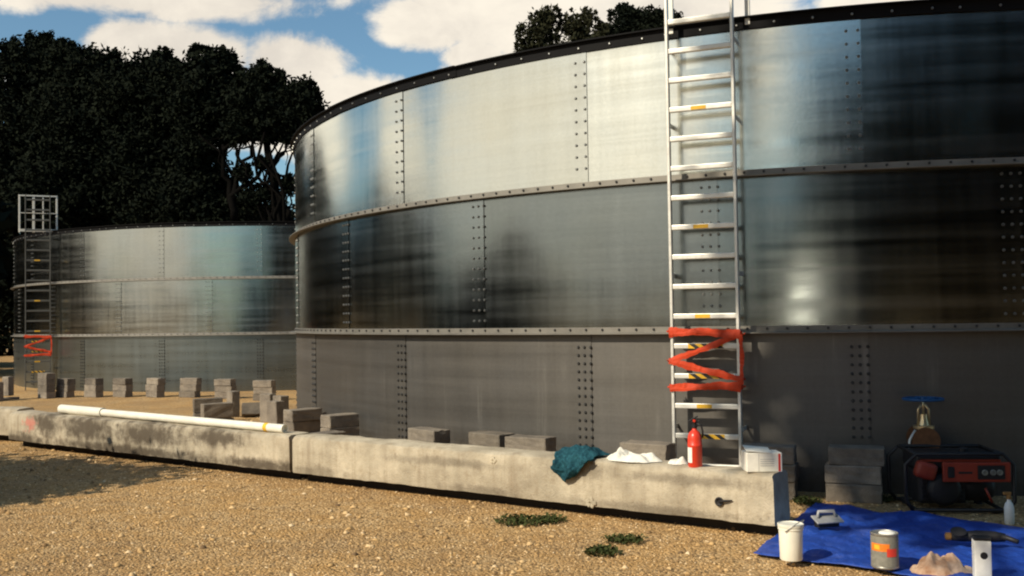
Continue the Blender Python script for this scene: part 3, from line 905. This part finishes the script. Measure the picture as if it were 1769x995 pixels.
GN = 'concrete blocks at the foot of the near tank'
def stack(px, Y, yaw_deg, where, group=GN, n=3, jit=1.0):
    """flat blocks piled up; the yaw is that of the long side"""
    p = at(px, Y); p.z = gz(p.x, p.y)
    names = {1: ['single'], 2: ['bottom', 'top'], 3: ['bottom', 'middle', 'top']}[n]
    for k in range(n):
        q = p + Vector((random.uniform(-1, 1) * .014 * jit, random.uniform(-1, 1) * .014 * jit, .0735 + .1485 * k))
        block(q, R_(yaw_deg + random.uniform(-3, 3) * jit), f'{names[k]} concrete block of the stack {where}', group)
stack(738, 10.35, -50, 'just right of the first full bolt seam')
stack(848, 9.95, -44, 'second right of that bolt seam')
stack(914, 9.55, -34, 'left of the blue green cloth')
stack(1112, 8.95, -36, 'behind the white rag', jit=2.2)
stack(1324, 8.70, -20, 'behind the white carton')
stack(1471, 8.50, -16, 'in full view left of the generator', jit=1.6)
stack(522, 12.9, 46, 'at the end of the white pipe')
stack(586, 12.1, 44, 'second along from the pipe end')
stack(556, 11.5, 43, 'low before the pair near the beam joint', n=2)
GP = 'concrete blocks piled between the tanks'
def single(px, Y, yaw, lab, group=GP, **k):
    p = at(px, Y); fl = k.get('flat', True)
    h = BL[2] / 2 if fl else (BL[0] / 2 if k.get('end') else BL[1] / 2)
    p.z = gz(p.x, p.y) + h + k.pop('dz', 0.0)
    return block(p, R_(yaw), lab, group, **k)
single(475, 14.3, 52, 'upright block nearest the beam at the right of the pile between the tanks', flat=False, end=True)
single(484, 15.4, 48, 'upright block half hidden behind the nearest one by the tank corner', flat=False, end=True)
single(462, 16.0, 60, 'block standing at the back right of the pile beside the near tank', flat=False, end=True)
single(374, 14.9, 35, 'dark block lying lowest in front of the pile beside the pipe', flat=False, dz=.16)
single(374, 14.95, 35, 'block underneath the lowest one in front of the pile', dz=0)
single(358, 16.2, 25, 'flat block on the left of the pile between the tanks', flat=False, dz=.16)
single(358, 16.2, 22, 'block under the flat one on the left of the pile', dz=0)
single(402, 17.4, 40, 'upright block with a lit left face in the middle of the pile', flat=False, end=True)
single(440, 17.2, 12, 'pale block leaning back in the sun behind the pile', flat=False, tilt=-.5, dz=.02)
GF = 'concrete blocks along the foot of the far tank'
for px, Y, yaw, lab in ((456, 22.3, -14, 'in the far row beside the near tank'), (388, 23.0, -16, 'in the far row behind the pile'),
                        (328, 23.6, -18, 'in the far row left of the pile'), (268, 23.8, -36, 'in the far row, third left of the pile edge'),
                        (211, 24.0, -28, 'in the middle of the far row'), (161, 24.1, -33, 'second from the far ladder'),
                        (113, 24.2, -35, 'next to the far ladder on its right')):
    stack(px, Y, yaw, lab, GF)
for k in range(4):
    p = at(80, 24.0); p.z = gz(p.x, p.y) + .0735 + .1475 * k
    block(p, R_(-40), ['lowest', 'second', 'third', 'topmost'][k] + ' block of the taller stack at the foot of the far ladder', GF)
single(14, 23.6, 60, 'upright block near the left edge left of the far ladder', GF, flat=False, end=True, dz=.1)
single(14, 23.62, 60, 'block under the upright one near the left edge', GF, dz=-.09)
single(-4, 23.2, 62, 'upright block cut by the left edge of the picture', GF, flat=False, end=True)

# ------------------------------------------------------------------ things on the beams
M_PVC = plain('white_pvc', (.82, .79, .68), .45, 0, .5, .10, 6)
def pipe():
    p0, yaw = on_top(A0, A1, 108, .20, BH + .058); p1, _ = on_top(A0, A1, 492, .10, BH + .045)
    t = empty('drain_pipe', (p0 + p1) / 2); tag(t, 'long white plastic pipe lying on the left concrete beam', 'pipe')
    a, b = p0 - t.location, p1 - t.location; d = (b - a)
    def seg(u0, u1, r, nm, par):
        mb = MB(); q0, q1 = a + d * u0, a + d * u1; ax = d.normalized()
        rot = ax.to_track_quat('Z', 'Y').to_matrix(); L = (q1 - q0).length
        mb.lathe([(r - .006, .03), (r - .006, 0), (r, 0), (r, L), (r - .006, L), (r - .006, L - .03)], 20, q0, rot=rot)
        return autosmooth(mb.build(nm, M_PVC, par), 40)
    body = seg(.0, 1, .042, 'tube', t)
    seg(-.005, .22, .055, 'socket_end', t)
    MB().lathe([(.0425, 0), (.0455, .004), (.0455, .05), (.0425, .054)], 18, a + d * .93, rot=d.normalized().to_track_quat('Z', 'Y').to_matrix()).build('pipe_clip', M_YEL, t)
pipe()

def cloth_mesh(nu, nv, fn, thick=.006):
    V = [fn(i / (nu - 1), j / (nv - 1)) for j in range(nv) for i in range(nu)]
    F = [(j * nu + i, j * nu + i + 1, (j + 1) * nu + i + 1, (j + 1) * nu + i) for j in range(nv - 1) for i in range(nu - 1)]
    me = bpy.data.meshes.new('cloth'); me.from_pydata([tuple(v) for v in V], [], F); return me
from mathutils import noise as NZ
def cloth_mat(name, a, b, scale=40):
    m, t, p = new_mat(name)
    oc = t.node('ShaderNodeTexCoord').outputs['Object']
    n = t.noise(oc, scale, 5, .65); g = t.noise(oc, 8, 4)
    t.put(p.inputs['Base Color'], t.mix(t.rng(t.math('ADD', n, t.math('MULTIPLY', g, .4)), .5, .9), a, b))
    p.inputs['Roughness'].default_value = .95; p.inputs['Specular IOR Level'].default_value = .1
    bn = t.node('ShaderNodeBump', {'Strength': 1.0, 'Distance': .006, 'Height': n}); t.l.new(bn.outputs[0], p.inputs['Normal'])
    return m
M_TEAL = cloth_mat('blue_green_towel', (.006, .026, .04), (.026, .105, .135))
M_RAG = cloth_mat('white_rag', (.70, .67, .58), (.84, .81, .72), 20)
M_BUFF = cloth_mat('buff_rag', (.30, .16, .09), (.66, .48, .35), 11)

def teal_cloth():
    p, yaw = on_top(A1, A2, 985, .0, BH); o_ = p
    def fn(u, v):
        # u along beam (0..1), v from hanging hem (0) over the edge to the heap at the back (1)
        x = (u - .5) * (.30 + .10 * v) + .10 * v + .03 * math.sin(v * 7)
        hang = .175 * (1 - (2 * u - .85) ** 2 * .75)
        if v < .4:
            k = v / .4; y = -.035 - .012 * math.sin(u * 14 + k * 3); z = -hang * (1 - k) + .012
            y -= .02 * math.sin(math.pi * k)
        else:
            k = (v - .4) / .6; y = -.035 + .27 * k; z = .02 + .075 * math.sin(math.pi * min(1, k * 1.15)) * (1 - abs(2 * u - 1) ** 2 * .7)
        w_ = NZ.noise_vector(Vector((u * 4.5, v * 5.5, 3.1))) * .034 + NZ.noise_vector(Vector((u * 12, v * 13, 7))) * .010
        return Vector((x + w_.x * .6, y - abs(w_.y) * .9, max(z + w_.z, .006 if v >= .4 else -1)))
    o = link('towel', cloth_mesh(40, 46, fn), M_TEAL, None, True); o.location = o_; o.rotation_euler = (0, 0, yaw)
    s = o.modifiers.new('thick', 'SOLIDIFY'); s.thickness = .008
    tag(o, 'dark blue green cloth hanging over the front of the right beam', 'cloth')
    # twisted tail that trails to the right
    return o
teal_cloth()
def heap(name, px, across, L, Wd, H, seed, mat, label, cat, base=None, z0=BH):
    if base is None: p, yaw = on_top(A1, A2, px, across, z0)
    else: p, yaw = base
    def fn(u, v):
        a = u * 2 * math.pi; r = v
        e = 1 + .25 * NZ.noise(Vector((math.cos(a) * 1.6, math.sin(a) * 1.6, seed)))
        x = L / 2 * r * math.cos(a) * e; y = Wd / 2 * r * math.sin(a) * e
        f = max(0, 1 - r ** 2.4)
        z = H * f * (.62 + .75 * NZ.noise(Vector((x * 9 + seed, y * 9, 1.3)))) + .010 * NZ.noise(Vector((x * 40, y * 40, seed)))
        z += H * (.30 if seed > 7 else .10) * f * NZ.noise(Vector((x * 24 + seed, y * 26, 5.0)))
        fold = .30 * H * f * abs(math.sin(x * 26 + 3 * NZ.noise(Vector((x * 6, y * 6, seed)))))
        return Vector((x, y, max(.003, z + fold)))
    o = link(name, cloth_mesh(81, 26, fn), mat, None, True); o.location = p; o.rotation_euler = (0, 0, yaw)
    return tag(o, label, cat)
heap('rag', 1092, .14, .44, .24, .085, 2.0, M_RAG, 'crumpled white rag on the right beam between the blue green cloth and the extinguisher', 'rag')
heap('rag', 1171, .15, .15, .14, .06, 5.0, M_RAG, 'small pale rag just left of the fire extinguisher', 'rag')

M_RED = plain('red_enamel', (.72, .05, .022), .35, 0, .5, .1, 10)
M_DARK = plain('black_plastic', (.014, .013, .014), .5, 0, .4, .2, 20)
M_WHITE = plain('white_label', (.80, .78, .72), .6, 0, .3, .08, 30)
def extinguisher():
    p, yaw = on_top(A1, A2, 1201, .075, BH)
    t = empty('fire_extinguisher', p); tag(t, 'red fire extinguisher with a black valve standing on the right beam', 'fire extinguisher')
    r = .0515
    autosmooth(MB().lathe([(r * .9, 0), (r, .006), (r, .150), (r * 1.03, .152), (r * 1.03, .164), (r, .166), (r, .205), (r * .93, .230), (r * .72, .252), (r * .42, .266), (.017, .272), (.017, .285)], 32).build('cylinder', M_RED, t), 45)
    # label wraps the left of the front
    a0 = math.atan2(-p.y, -p.x); mb = MB()
    mb.lathe([(r + .0012, .035), (r + .0012, .145)], 12, (0, 0, 0), a0 - 1.35, a0 - .42)
    mb.build('label', M_WHITE, t)
    v = MB(); v.lathe([(.020, .283), (.020, .300), (.014, .306), (.014, .322), (.0, .322)], 16)
    v.box((.0, 0, .330), (.022, .030, .026), None, .004)
    v.box((-.012, -.008, .350), (.085, .016, .010), Matrix.Rotation(-.5, 3, 'Y'), .003)
    v.box((.004, -.008, .327), (.070, .015, .007), Matrix.Rotation(-.1, 3, 'Y'), .003)
    v.build('valve', M_DARK, t)
    MB().tube([(.012, -.012, .318), (.045, -.022, .305), (.055, -.026, .26), (.054, -.02, .215)], .007, 8).build('hose', M_DARK, t, True)
    MB().lathe([(.010, 0), (.010, .010), (0, .010)], 12, (-.006, -.018, .338), rot=Matrix.Rotation(R_(90), 3, 'X')).build('pressure_gauge', M_RED, t)
extinguisher()

M_CARD = plain('white_carton', (.78, .75, .66), .8, 0, .2, .10, 25)
M_REDP = plain('red_print', (.60, .04, .03), .7)
M_GREYP = plain('grey_print', (.40, .39, .37), .7)
def carton():
    p, yaw = on_top(A1, A2, 1316, .15, BH)
    t = empty('carton', p, yaw + .62); tag(t, 'small white carton with a red stripe at the right end of the beam', 'carton')
    w_, d_, h = .25, .17, .135
    mb = MB()
    tp = Matrix.Rotation(.0, 3, 'X')
    mb.box((0, 0, h / 2), (w_, d_, h), None, .005)
    mb.build('box', M_CARD, t)
    l = MB(); l.box((-.035, -.02, h + .018), (w_ * .72, d_ * .8, .004), Matrix.Rotation(.10, 3, 'Y') @ Matrix.Rotation(.18, 3, 'X'))
    l.build('flap', M_CARD, t)
    MB().box((.105, -d_ / 2 - .0006, h / 2), (.016, .0014, h - .012)).build('red_stripe', M_REDP, t)
    g = MB()
    for z in (.045, .06, .075, .09): g.box((.02, -d_ / 2 - .0006, z), (.10, .0012, .004))
    g.box((-.04, -d_ / 2 - .0006, h / 2), (.003, .0012, h - .012))
    g.build('printed_lines', M_GREYP, t)
carton()

# ------------------------------------------------------------------ tarpaulin and the things on it
def tarp_mat():
    m, t, p = new_mat('blue_tarpaulin')
    oc = t.node('ShaderNodeTexCoord').outputs['Object']
    n = t.noise(oc, 7, 5, .6); f = t.noise(oc, 120, 2)
    c = t.mix(t.rng(n, .35, .7), (.007, .040, .27), (.016, .075, .41))
    c = t.mix(t.rng(f, .6, .8, 0, .25), c, (.05, .09, .25))
    c = t.mix(t.rng(t.noise(oc, 3.5, 6, .7), .55, .8, 0, .45), c, (.16, .13, .10))
    t.put(p.inputs['Base Color'], c); p.inputs['Roughness'].default_value = .55
    b = t.node('ShaderNodeBump', {'Strength': 1.0, 'Distance': .02, 'Height': t.noise(oc, 16, 4, .6)}); t.l.new(b.outputs[0], p.inputs['Normal'])
    return m
def tarp():
    low = [gp(1300, 963), gp(1390, 976), gp(1470, 985), gp(1560, 1000), gp(1700, 1030), gp(1950, 1075)]
    top = [gp(1408, 874), gp(1470, 879), gp(1530, 893), gp(1580, 887), gp(1660, 903), gp(1900, 935)]
    def crv(L, u):
        k = u * (len(L) - 1); i = min(int(k), len(L) - 2); f = k - i; return L[i].lerp(L[i + 1], f)
    def fn(u, v):
        p = crv(low, u).lerp(crv(top, u), v)
        e = min(1, min(u, 1 - u, v, 1 - v) * 9)
        fu, fv = (p.x * .92 + p.y * .39) / .52, (p.y * .92 - p.x * .39) / .46
        crease = .012 * max(0, 1 - abs(fu - round(fu)) * 22) + .010 * max(0, 1 - abs(fv - round(fv)) * 22)
        h = crease + .030 * max(0, NZ.noise(Vector((p.x * 3.2, p.y * 3.2, 0))) + .35) + .02 * abs(NZ.noise(Vector((p.x * 8, p.y * 6, 4)))) + .006 * NZ.noise(Vector((p.x * 22, p.y * 22, 9)))
        return Vector((p.x + .02 * NZ.noise(Vector((p.x * 6, p.y * 6, 2))), p.y + .025 * NZ.noise(Vector((p.x * 6, p.y * 6, 5))), .022 + h * (.35 + .65 * e)))
    o = link('tarpaulin', cloth_mesh(90, 60, fn), tarp_mat(), None, True)
    s = o.modifiers.new('thick', 'SOLIDIFY'); s.thickness = .004
    tag(o, 'crumpled bright blue tarpaulin spread on the gravel at the right', 'tarpaulin')
tarp()
TZ = .045
def pail():
    p = gp(1367, 966, TZ); t = empty('pail', p); tag(t, 'plain white plastic pail on the left corner of the blue tarpaulin', 'pail')
    r = .073
    autosmooth(MB().lathe([(r * .9, 0), (r * .93, .004), (r, .185), (r * 1.06, .187), (r * 1.06, .198), (r, .200), (r, .212), (r * .94, .212), (r * .9, .1)], 30).build('body', M_PVC, t), 40)
    autosmooth(MB().lathe([(r * 1.07, .200), (r * 1.09, .203), (r * 1.09, .219), (r * 1.0, .221), (r * .97, .216), (0, .216)], 30).build('lid', M_PVC, t), 40)
    pts = [(math.cos(a) * r * 1.12, math.sin(a) * r * 1.12, .18 - .07 * math.sin(a - .9)) for a in [(.9 + math.pi * k / 12 + math.pi) for k in range(13)]]
    MB().tube(pts, .003, 6).build('handle', M_BOLT, t, True)
pail()
M_TIN = plain('tin_plate', (.42, .40, .35), .4, .7, .5, .2, 20)
M_LORG = plain('orange_label', (.78, .20, .02), .5, 0, .4, .25, 30)
M_LRED = plain('red_label', (.70, .05, .03), .5)
M_LGRY = plain('grey_label', (.26, .25, .21), .6, .1, .4, .3, 40)
def paint_tin():
    p = gp(1529, 979, TZ); t = empty('paint_tin', p); tag(t, 'used paint tin with an orange and red label on the blue tarpaulin', 'paint tin')
    r = .078; h = .205
    autosmooth(MB().lathe([(r * 1.0, 0), (r * 1.03, .003), (r * 1.03, .010), (r, .013), (r, h - .014), (r * 1.035, h - .010), (r * 1.035, h - .002), (r * .99, h), (r * .93, h - .008), (r * .90, h - .010), (0, h - .011)], 34).build('can', M_TIN, t), 40)
    a0 = math.atan2(-p.y, -p.x)
    MB().lathe([(r + .0012, .015), (r + .0012, .190)], 30, (0, 0, 0), a0 - 1.5, a0 + 1.5).build('label', M_LGRY, t)
    mb = MB(); mb.lathe([(r + .0026, .105), (r + .0026, .150)], 18, (0, 0, 0), a0 - 1.1, a0 + .35); mb.build('orange_panel', M_LORG, t)
    mb = MB(); mb.lathe([(r + .0034, .075), (r + .0034, .122)], 12, (0, 0, 0), a0 + .15, a0 + .95); mb.build('red_panel', M_LRED, t)
    mb = MB(); mb.lathe([(r + .0034, .115), (r + .0034, .142)], 8, (0, 0, 0), a0 - .8, a0 - .35); mb.build('yellow_panel', M_YEL, t)
    MB().lathe([(.001, 0), (.05, .002), (.045, .010), (.02, .016), (0, .012)], 14, (.02, .01, h - .012)).build('paint_skin', M_WHITE, t, True)
paint_tin()
pb_ = gp(1628, 982, TZ)
heap('rag', 0, 0, .42, .24, .10, 8.0, M_BUFF, 'crumpled buff rag on the blue tarpaulin right of the paint tin', 'rag', (pb_ - Vector((0, 0, .02)), .1))
M_SLAB = plain('grey_trowel_steel', (.36, .36, .36), .6, .3, .5, .2, 12)
def float_tool():
    p = gp(1430, 914, TZ); t = empty('plasterer_float', p + Vector((0, 0, .02)), .25); tag(t, 'small grey float tool lying on the back left of the tarpaulin', 'tool')
    MB().box((0, 0, .05), (.21, .10, .012), Matrix.Rotation(R_(22), 3, 'X'), .003).build('blade', M_SLAB, t)
    h = MB(); h.tube([(-.07, .01, .06), (-.06, .02, .10), (.06, .02, .10), (.07, .01, .06)], .013, 8); h.build('handle', M_SLAB, t, True)
    MB().box((0, .012, .018), (.17, .055, .045), None, .004).build('base', M_DARK, t)
float_tool()
M_WOOD = plain('worn_wood', (.34, .17, .05), .7, 0, .3, .3, 20, stretch=(1, 8, 8))
def club_hammer():
    p = gp(1690, 942, TZ) + Vector((0, 0, .03)); t = empty('grinder', p, -.28); tag(t, 'dark hand tool with an orange end lying on the tarpaulin behind the buff rag', 'tool')
    mb = MB(); mb.tube([(-.16, 0, .02), (-.10, 0, .022), (.0, 0, .03), (.10, 0, .03), (.16, 0, .026)], [.026, .032, .036, .034, .026], 12); mb.build('body', M_DARK, t, True)
    MB().tube([(-.20, 0, .02), (-.195, 0, .02), (-.165, 0, .02), (-.16, 0, .02)], [.012, .024, .026, .024], 12).build('end_cap', M_WOOD, t, True)
    MB().tube([(.12, .0, .03), (.17, -.03, .03), (.22, -.08, .02)], [.02, .018, .014], 8).build('handle', M_DARK, t, True)
    MB().lathe([(.0, 0), (.05, .003), (.05, .008), (0, .012)], 20, (-.12, -.03, .055), rot=Matrix.Rotation(.4, 3, 'X')).build('guard_disc', M_DARK, t)
club_hammer()
def white_box():
    p = gp(1697, 998, TZ); t = empty('white_tub', p, -.25); tag(t, 'narrow white carton with a dark dot at the right end of the tarpaulin', 'carton')
    h = .215
    MB().box((0, 0, h / 2), (.09, .08, h), None, .006, 2).build('box', M_WHITE, t)
    MB().lathe([(.0, .0015), (.020, .001), (.020, 0)], 18, (.005, -.0405, h * .62), rot=Matrix.Rotation(R_(90), 3, 'X')).build('dark_dot', M_DARK, t)
    MB().box((0, 0, h + .010), (.094, .084, .018), None, .004).build('cap', M_DARK, t)
white_box()

# ------------------------------------------------------------------ generator
M_GEN = plain('generator_orange', (.26, .028, .009), .55, 0, .5, .2, 12)
M_PANEL = plain('grey_socket', (.20, .20, .17), .6)
def generator():
    p = gp(1655, 890); p.y += .28; p.x += .06
    t = empty('generator', p, R_(-6)); tag(t, 'portable generator with an orange control panel in a black frame', 'generator')
    L, D, H = .80, .50, .46
    for s in (-1, 1):
        f = MB(); y = s * D / 2
        pts = [(-L / 2 + .05, y, .03), (-L / 2, y, .10), (-L / 2, y, H - .08), (-L / 2 + .08, y, H), (L / 2 - .08, y, H), (L / 2, y, H - .08), (L / 2, y, .10), (L / 2 - .05, y, .03), (-L / 2 + .05, y, .03)]
        f.tube(pts, .016, 8); f.build('frame_hoop', M_DARK, t, True)
    f = MB()
    for x in (-L / 2 + .08, L / 2 - .08):
        f.tube([(x, -D / 2, H), (x, D / 2, H)], .014, 8); f.tube([(x, -D / 2, .03), (x, D / 2, .03)], .014, 8)
    f.build('cross_bar', M_DARK, t, True)
    for x in (-.28, .28):
        for y in (-.2, .2): MB().lathe([(.03, 0), (.034, .004), (.026, .03), (0, .03)], 12, (x, y, 0)).build('foot', M_DARK, t)
    tk = MB(); tk.box((.02, .02, H - .075), (L * .80, D * .82, .13), None, .035, 3); tk.build('fuel_tank', M_DARK, t, True)
    MB().lathe([(.034, 0), (.034, .022), (.028, .028), (0, .028)], 16, (.12, .02, H - .012)).build('fuel_cap', M_DARK, t)
    tr = MB(); tr.box((.02, -D * .41 - .004, H - .055), (.60, .006, .018)); tr.build('orange_trim', M_GEN, t)
    en = MB(); en.box((-.10, .02, .19), (.36, .34, .26), None, .03, 2)
    for k in range(6): en.box((-.10, -.155, .10 + k * .032), (.30, .012, .010))
    en.build('engine', M_DARK, t)
    MB().lathe([(.0, .0), (.11, .002), (.125, .02), (.125, .07), (.09, .09), (0, .09)], 22, (-.10, -.14, .18), rot=Matrix.Rotation(R_(90), 3, 'X')).build('recoil_cover', M_DARK, t, True)
    al = MB(); al.lathe([(0, 0), (.10, .005), (.12, .04), (.12, .22), (.09, .26), (0, .26)], 22, (.06, .0, .18), rot=Matrix.Rotation(R_(90), 3, 'Y')); al.build('alternator', M_DARK, t, True)
    pn = MB(); pn.box((.12, -D / 2 - .012, .325), (.50, .03, .15), None, .010, 2)
    pn = pn.build('control_panel', M_GEN, t)
    for x in (.02, ): MB().box((-.07, -D / 2 - .029, .325), (.05, .008, .085), None, .006).build('switch', M_DARK, pn)
    MB().box((.035, -D / 2 - .0285, .322), (.10, .005, .016)).build('name_plate', M_DARK, pn)
    so_ = MB(); so_.box((.225, -D / 2 - .0288, .325), (.20, .006, .105), None, .006); so_.build('socket_plate', M_DARK, pn)
    for x in (.175, .235, .285):
        MB().lathe([(.022, 0), (.022, .012), (.015, .014), (.013, .004), (0, .004)], 16, (x, -D / 2 - .032, .325), rot=Matrix.Rotation(R_(90), 3, 'X')).build('socket', M_PANEL, pn)
    rc = MB(); rc.box((-.25, -D / 2 + .01, .335), (.16, .10, .13), Matrix.Rotation(.3, 3, 'Y'), .035, 2); rc.build('air_cleaner', M_GEN, t, True)
    lb = MB(); lb.tube([(.19, -.24, .20), (.215, -.245, .14), (.24, -.24, .09)], .010, 8); lb.build('fuel_pipe', M_GEN, t, True)
generator()

M_BRASS = plain('worn_brass', (.62, .48, .28), .35, .8, .5, .25, 20)
M_BLUEH = plain('blue_handwheel_paint', (.012, .07, .19), .5, 0, .4, .2, 20)
M_RUST = plain('rusty_iron', (.16, .075, .035), .8, .2, .3, .4, 30)
def valve():
    q, yaw, n = wall_frame(TC, 1581, 0, .26); t = empty('gate_valve', q, yaw)
    tag(t, 'gate valve with a blue handwheel on the near tank wall behind the generator', 'valve')
    z = .50
    b = MB(); b.lathe([(.06, -.09), (.075, -.085), (.075, -.065), (.05, -.055), (.055, 0), (.05, .055), (.075, .065), (.075, .085), (.06, .09)], 20, (0, 0, z), rot=Matrix.Rotation(R_(90), 3, 'X')); autosmooth(b.build('body', M_RUST, t), 40)
    k = MB(); k.lathe([(.055, 0), (.05, .06), (.085, .075), (.085, .095), (.045, .10), (.032, .15), (.028, .19), (.0, .19)], 18, (0, 0, z + .02)); autosmooth(k.build('bonnet', M_BRASS, t), 40)
    MB().lathe([(.0, 0), (.115, .002), (.115, .022), (0, .024)], 24, (0, .16, z), rot=Matrix.Rotation(R_(90), 3, 'X')).build('flange', M_RUST, t)
    fl = MB(); fl.lathe([(.105, 0), (.11, .002), (.11, .02), (.05, .022)], 24, (0, -.085, z), rot=Matrix.Rotation(R_(90), 3, 'X'))
    fl.build('flange', M_RUST, t)
    MB().tube([(0, .28, z), (0, .08, z)], .055, 18).build('pipe_stub', M_RUST, t, True)
    st = MB(); st.tube([(0, 0, z + .2), (0, 0, z + .345)], .011, 10)
    for s in (-1, 1): st.tube([(s * .045, 0, z + .11), (s * .040, 0, z + .25), (s * .012, 0, z + .29)], .010, 8)
    st.build('stem', M_BRASS, t, True)
    hw = MB(); R0 = .155; ring = [(math.cos(a) * R0, math.sin(a) * R0, z + .335) for a in [2 * math.pi * i / 28 for i in range(29)]]
    hw.tube(ring, .012, 8, False)
    for i in range(4):
        a = i * math.pi / 2 + .4; hw.tube([(0, 0, z + .34), (math.cos(a) * R0, math.sin(a) * R0, z + .335)], .010, 6)
    hw.lathe([(.025, 0), (.025, .03), (0, .03)], 12, (0, 0, z + .325)); hw.build('handwheel', M_BLUEH, t, True)
    lv = MB(); lv.tube([(-.07, -.03, z + .08), (-.12, -.05, z + .0), (-.13, -.05, z - .12), (-.15, -.05, z - .2)], [.012, .012, .010, .008], 8); lv.build('drain_hose', M_ALUF, t, True)
valve()
def bottle():
    p = gp(1744, 905); p.z = 0
    t = empty('spray_bottle', p); tag(t, 'small white bottle with an amber top at the right of the generator', 'bottle')
    autosmooth(MB().lathe([(.030, 0), (.034, .005), (.034, .12), (.026, .15), (.014, .165), (.014, .185)], 18).build('body', M_WHITE, t), 40)
    c = MB(); c.lathe([(.017, .18), (.017, .20), (.012, .215), (0, .215)], 14); c.box((-.012, 0, .222), (.06, .02, .024), None, .005); c.build('spray_head', M_WOOD, t)
bottle()

# ------------------------------------------------------------------ weeds
def weed(px, py, rx, ry, lab, n=260):
    p = gp(px, py); o = empty('weed', p); tag(o, lab, 'weed', 'weeds in the gravel')
    k = p.y / FPX; r = np.random.default_rng(int(px)); RX = rx * k; RY = ry * k / (CAMZ / p.y) ; VV = []
    for i in range(n):
        a = r.random() * 6.28; q = r.random() ** .6; x, y = RX * q * math.cos(a), RY * q * math.sin(a)
        h = .012 + .03 * r.random(); d = r.random() * 6.28; L = .018 + .03 * r.random(); w_ = L * .28
        c, s = math.cos(d), math.sin(d)
        VV += [(x, y, h * .3), (x + c * L * .5 - s * w_, y + s * L * .5 + c * w_, h), (x + c * L, y + s * L, h * (.5 + .7 * r.random())), (x + c * L * .5 + s * w_, y + s * L * .5 - c * w_, h * .95)]
    me = bpy.data.meshes.new('leaves'); np_mesh(me, np.array(VV), np.arange(len(VV)).reshape(-1, 4))
    at_ = me.attributes.new('tone', 'FLOAT', 'POINT'); at_.data.foreach_set('value', np.repeat(r.random(n), 4).astype(np.float32))
    link('leaves', me, M_WEED, o)
    MB().tube([(0, 0, -.01), (0, 0, .006), (.004, 0, .02)], [.006, .005, .003], 6).build('root_stem', M_WEED, o)
weed(900, 903, 45, 9, 'flat green weed patch at the foot of the right beam, largest of the patches', 420)
weed(952, 900, 25, 7, 'small weed right beside the largest patch at the beam foot', 180)
weed(1078, 936, 34, 7, 'weed in the open gravel below the beam near the extinguisher', 240)
weed(1040, 957, 30, 7, 'lowest weed patch in the open gravel in the foreground', 240)
weed(1395, 870, 24, 7, 'dark weed tuft between the beam end and the block stack', 260)
weed(1520, 862, 18, 8, 'dark weed at the right foot of the block stack', 180)

# ------------------------------------------------------------------ parked van behind the photographer: mirror windscreen added and aimed to glint in the near tank
def van():
    t = empty('parked_van', (-1.90, -6.54, 0), R_(31)); tag(t, 'pale parked van behind the photographer, its mirror windscreen made to glint in the tank', 'van')
    M_P = plain('van_paint', (.30, .31, .30), .4, 0, .5, .05); M_G, tt, pp = new_mat('van_glass')
    pp.inputs['Base Color'].default_value = (.01, .012, .014, 1); pp.inputs['Roughness'].default_value = .19; pp.inputs['IOR'].default_value = 1.8
    M_F = plain('glint_mirror', (.86, .85, .80), .20, .95, .5, .03)  # mirror metal put on the windscreen to strengthen the glint in the tank
    def loft(prof, half, name, mat):
        mb = MB(); rows = []
        for x, k in ((-half, .96), (-half * .88, 1), (half * .88, 1), (half, .96)):
            rows.append([mb.b.verts.new((x, y * (1 if abs(x) < half * .9 else .985), z * k)) for y, z in prof])
        n = len(prof)
        for a, b in zip(rows, rows[1:]):
            for i in range(n): mb.b.faces.new((a[i], a[(i + 1) % n], b[(i + 1) % n], b[i]))
        mb.b.faces.new(rows[0]); mb.b.faces.new(rows[-1][::-1]); return autosmooth(mb.build(name, mat, t), 35)
    loft([(-2.7, .35), (-2.75, 1.2), (-2.65, 2.15), (-2.4, 2.30), (.35, 2.32), (.52, 2.22), (1.52, 1.36), (2.15, 1.12), (2.3, .9), (2.32, .35), (1.9, .28), (-1.9, .28)], .95, 'body', M_P)
    V = []; F = []; n = 16
    for j in range(7):
        for i in range(n + 1):
            u = i / n * 2 - 1; f = j / 6; hw = .80 - .08 * f
            V.append((u * hw, 1.60 - 1.02 * f - .07 * u * u, 1.40 + .84 * f + .05 * math.sin(math.pi * f) + .02))
    for j in range(6):
        for i in range(n): q = j * (n + 1) + i; F.append((q, q + 1, q + n + 2, q + n + 1))
    me = bpy.data.meshes.new('added_mirror_windscreen'); me.from_pydata(V, [], F); o = link('added_mirror_windscreen', me, M_F, t, True); o.modifiers.new('t', 'SOLIDIFY').thickness = .006
    for s_ in (-1, 1):
        g = MB(); q = [(s_ * .945, -.35, 1.35), (s_ * .945, 1.15, 1.35), (s_ * .935, .40, 2.0), (s_ * .935, -.35, 2.0)]
        va = [g.b.verts.new(v) for v in q]; vb = [g.b.verts.new((x + s_ * .02, y, z)) for x, y, z in q]
        g.b.faces.new(vb); g.b.faces.new(va[::-1])
        for i in range(4): g.b.faces.new((va[i], va[(i + 1) % 4], vb[(i + 1) % 4], vb[i]))
        g.build('side_window', M_G, t)
        for y in (-1.7, 1.5):
            wv = MB(); wv.lathe([(0, -.10), (.26, -.10), (.33, -.07), (.33, .07), (.26, .10), (0, .10)], 24, (s_ * .88, y, .33), rot=Matrix.Rotation(R_(90), 3, 'Y')); autosmooth(wv.build('wheel', M_DARK, t), 40)
        MB().box((s_ * .68, 2.22, .86), (.30, .14, .18), None, .03, 2).build('headlight', M_WHITE, t)
van()
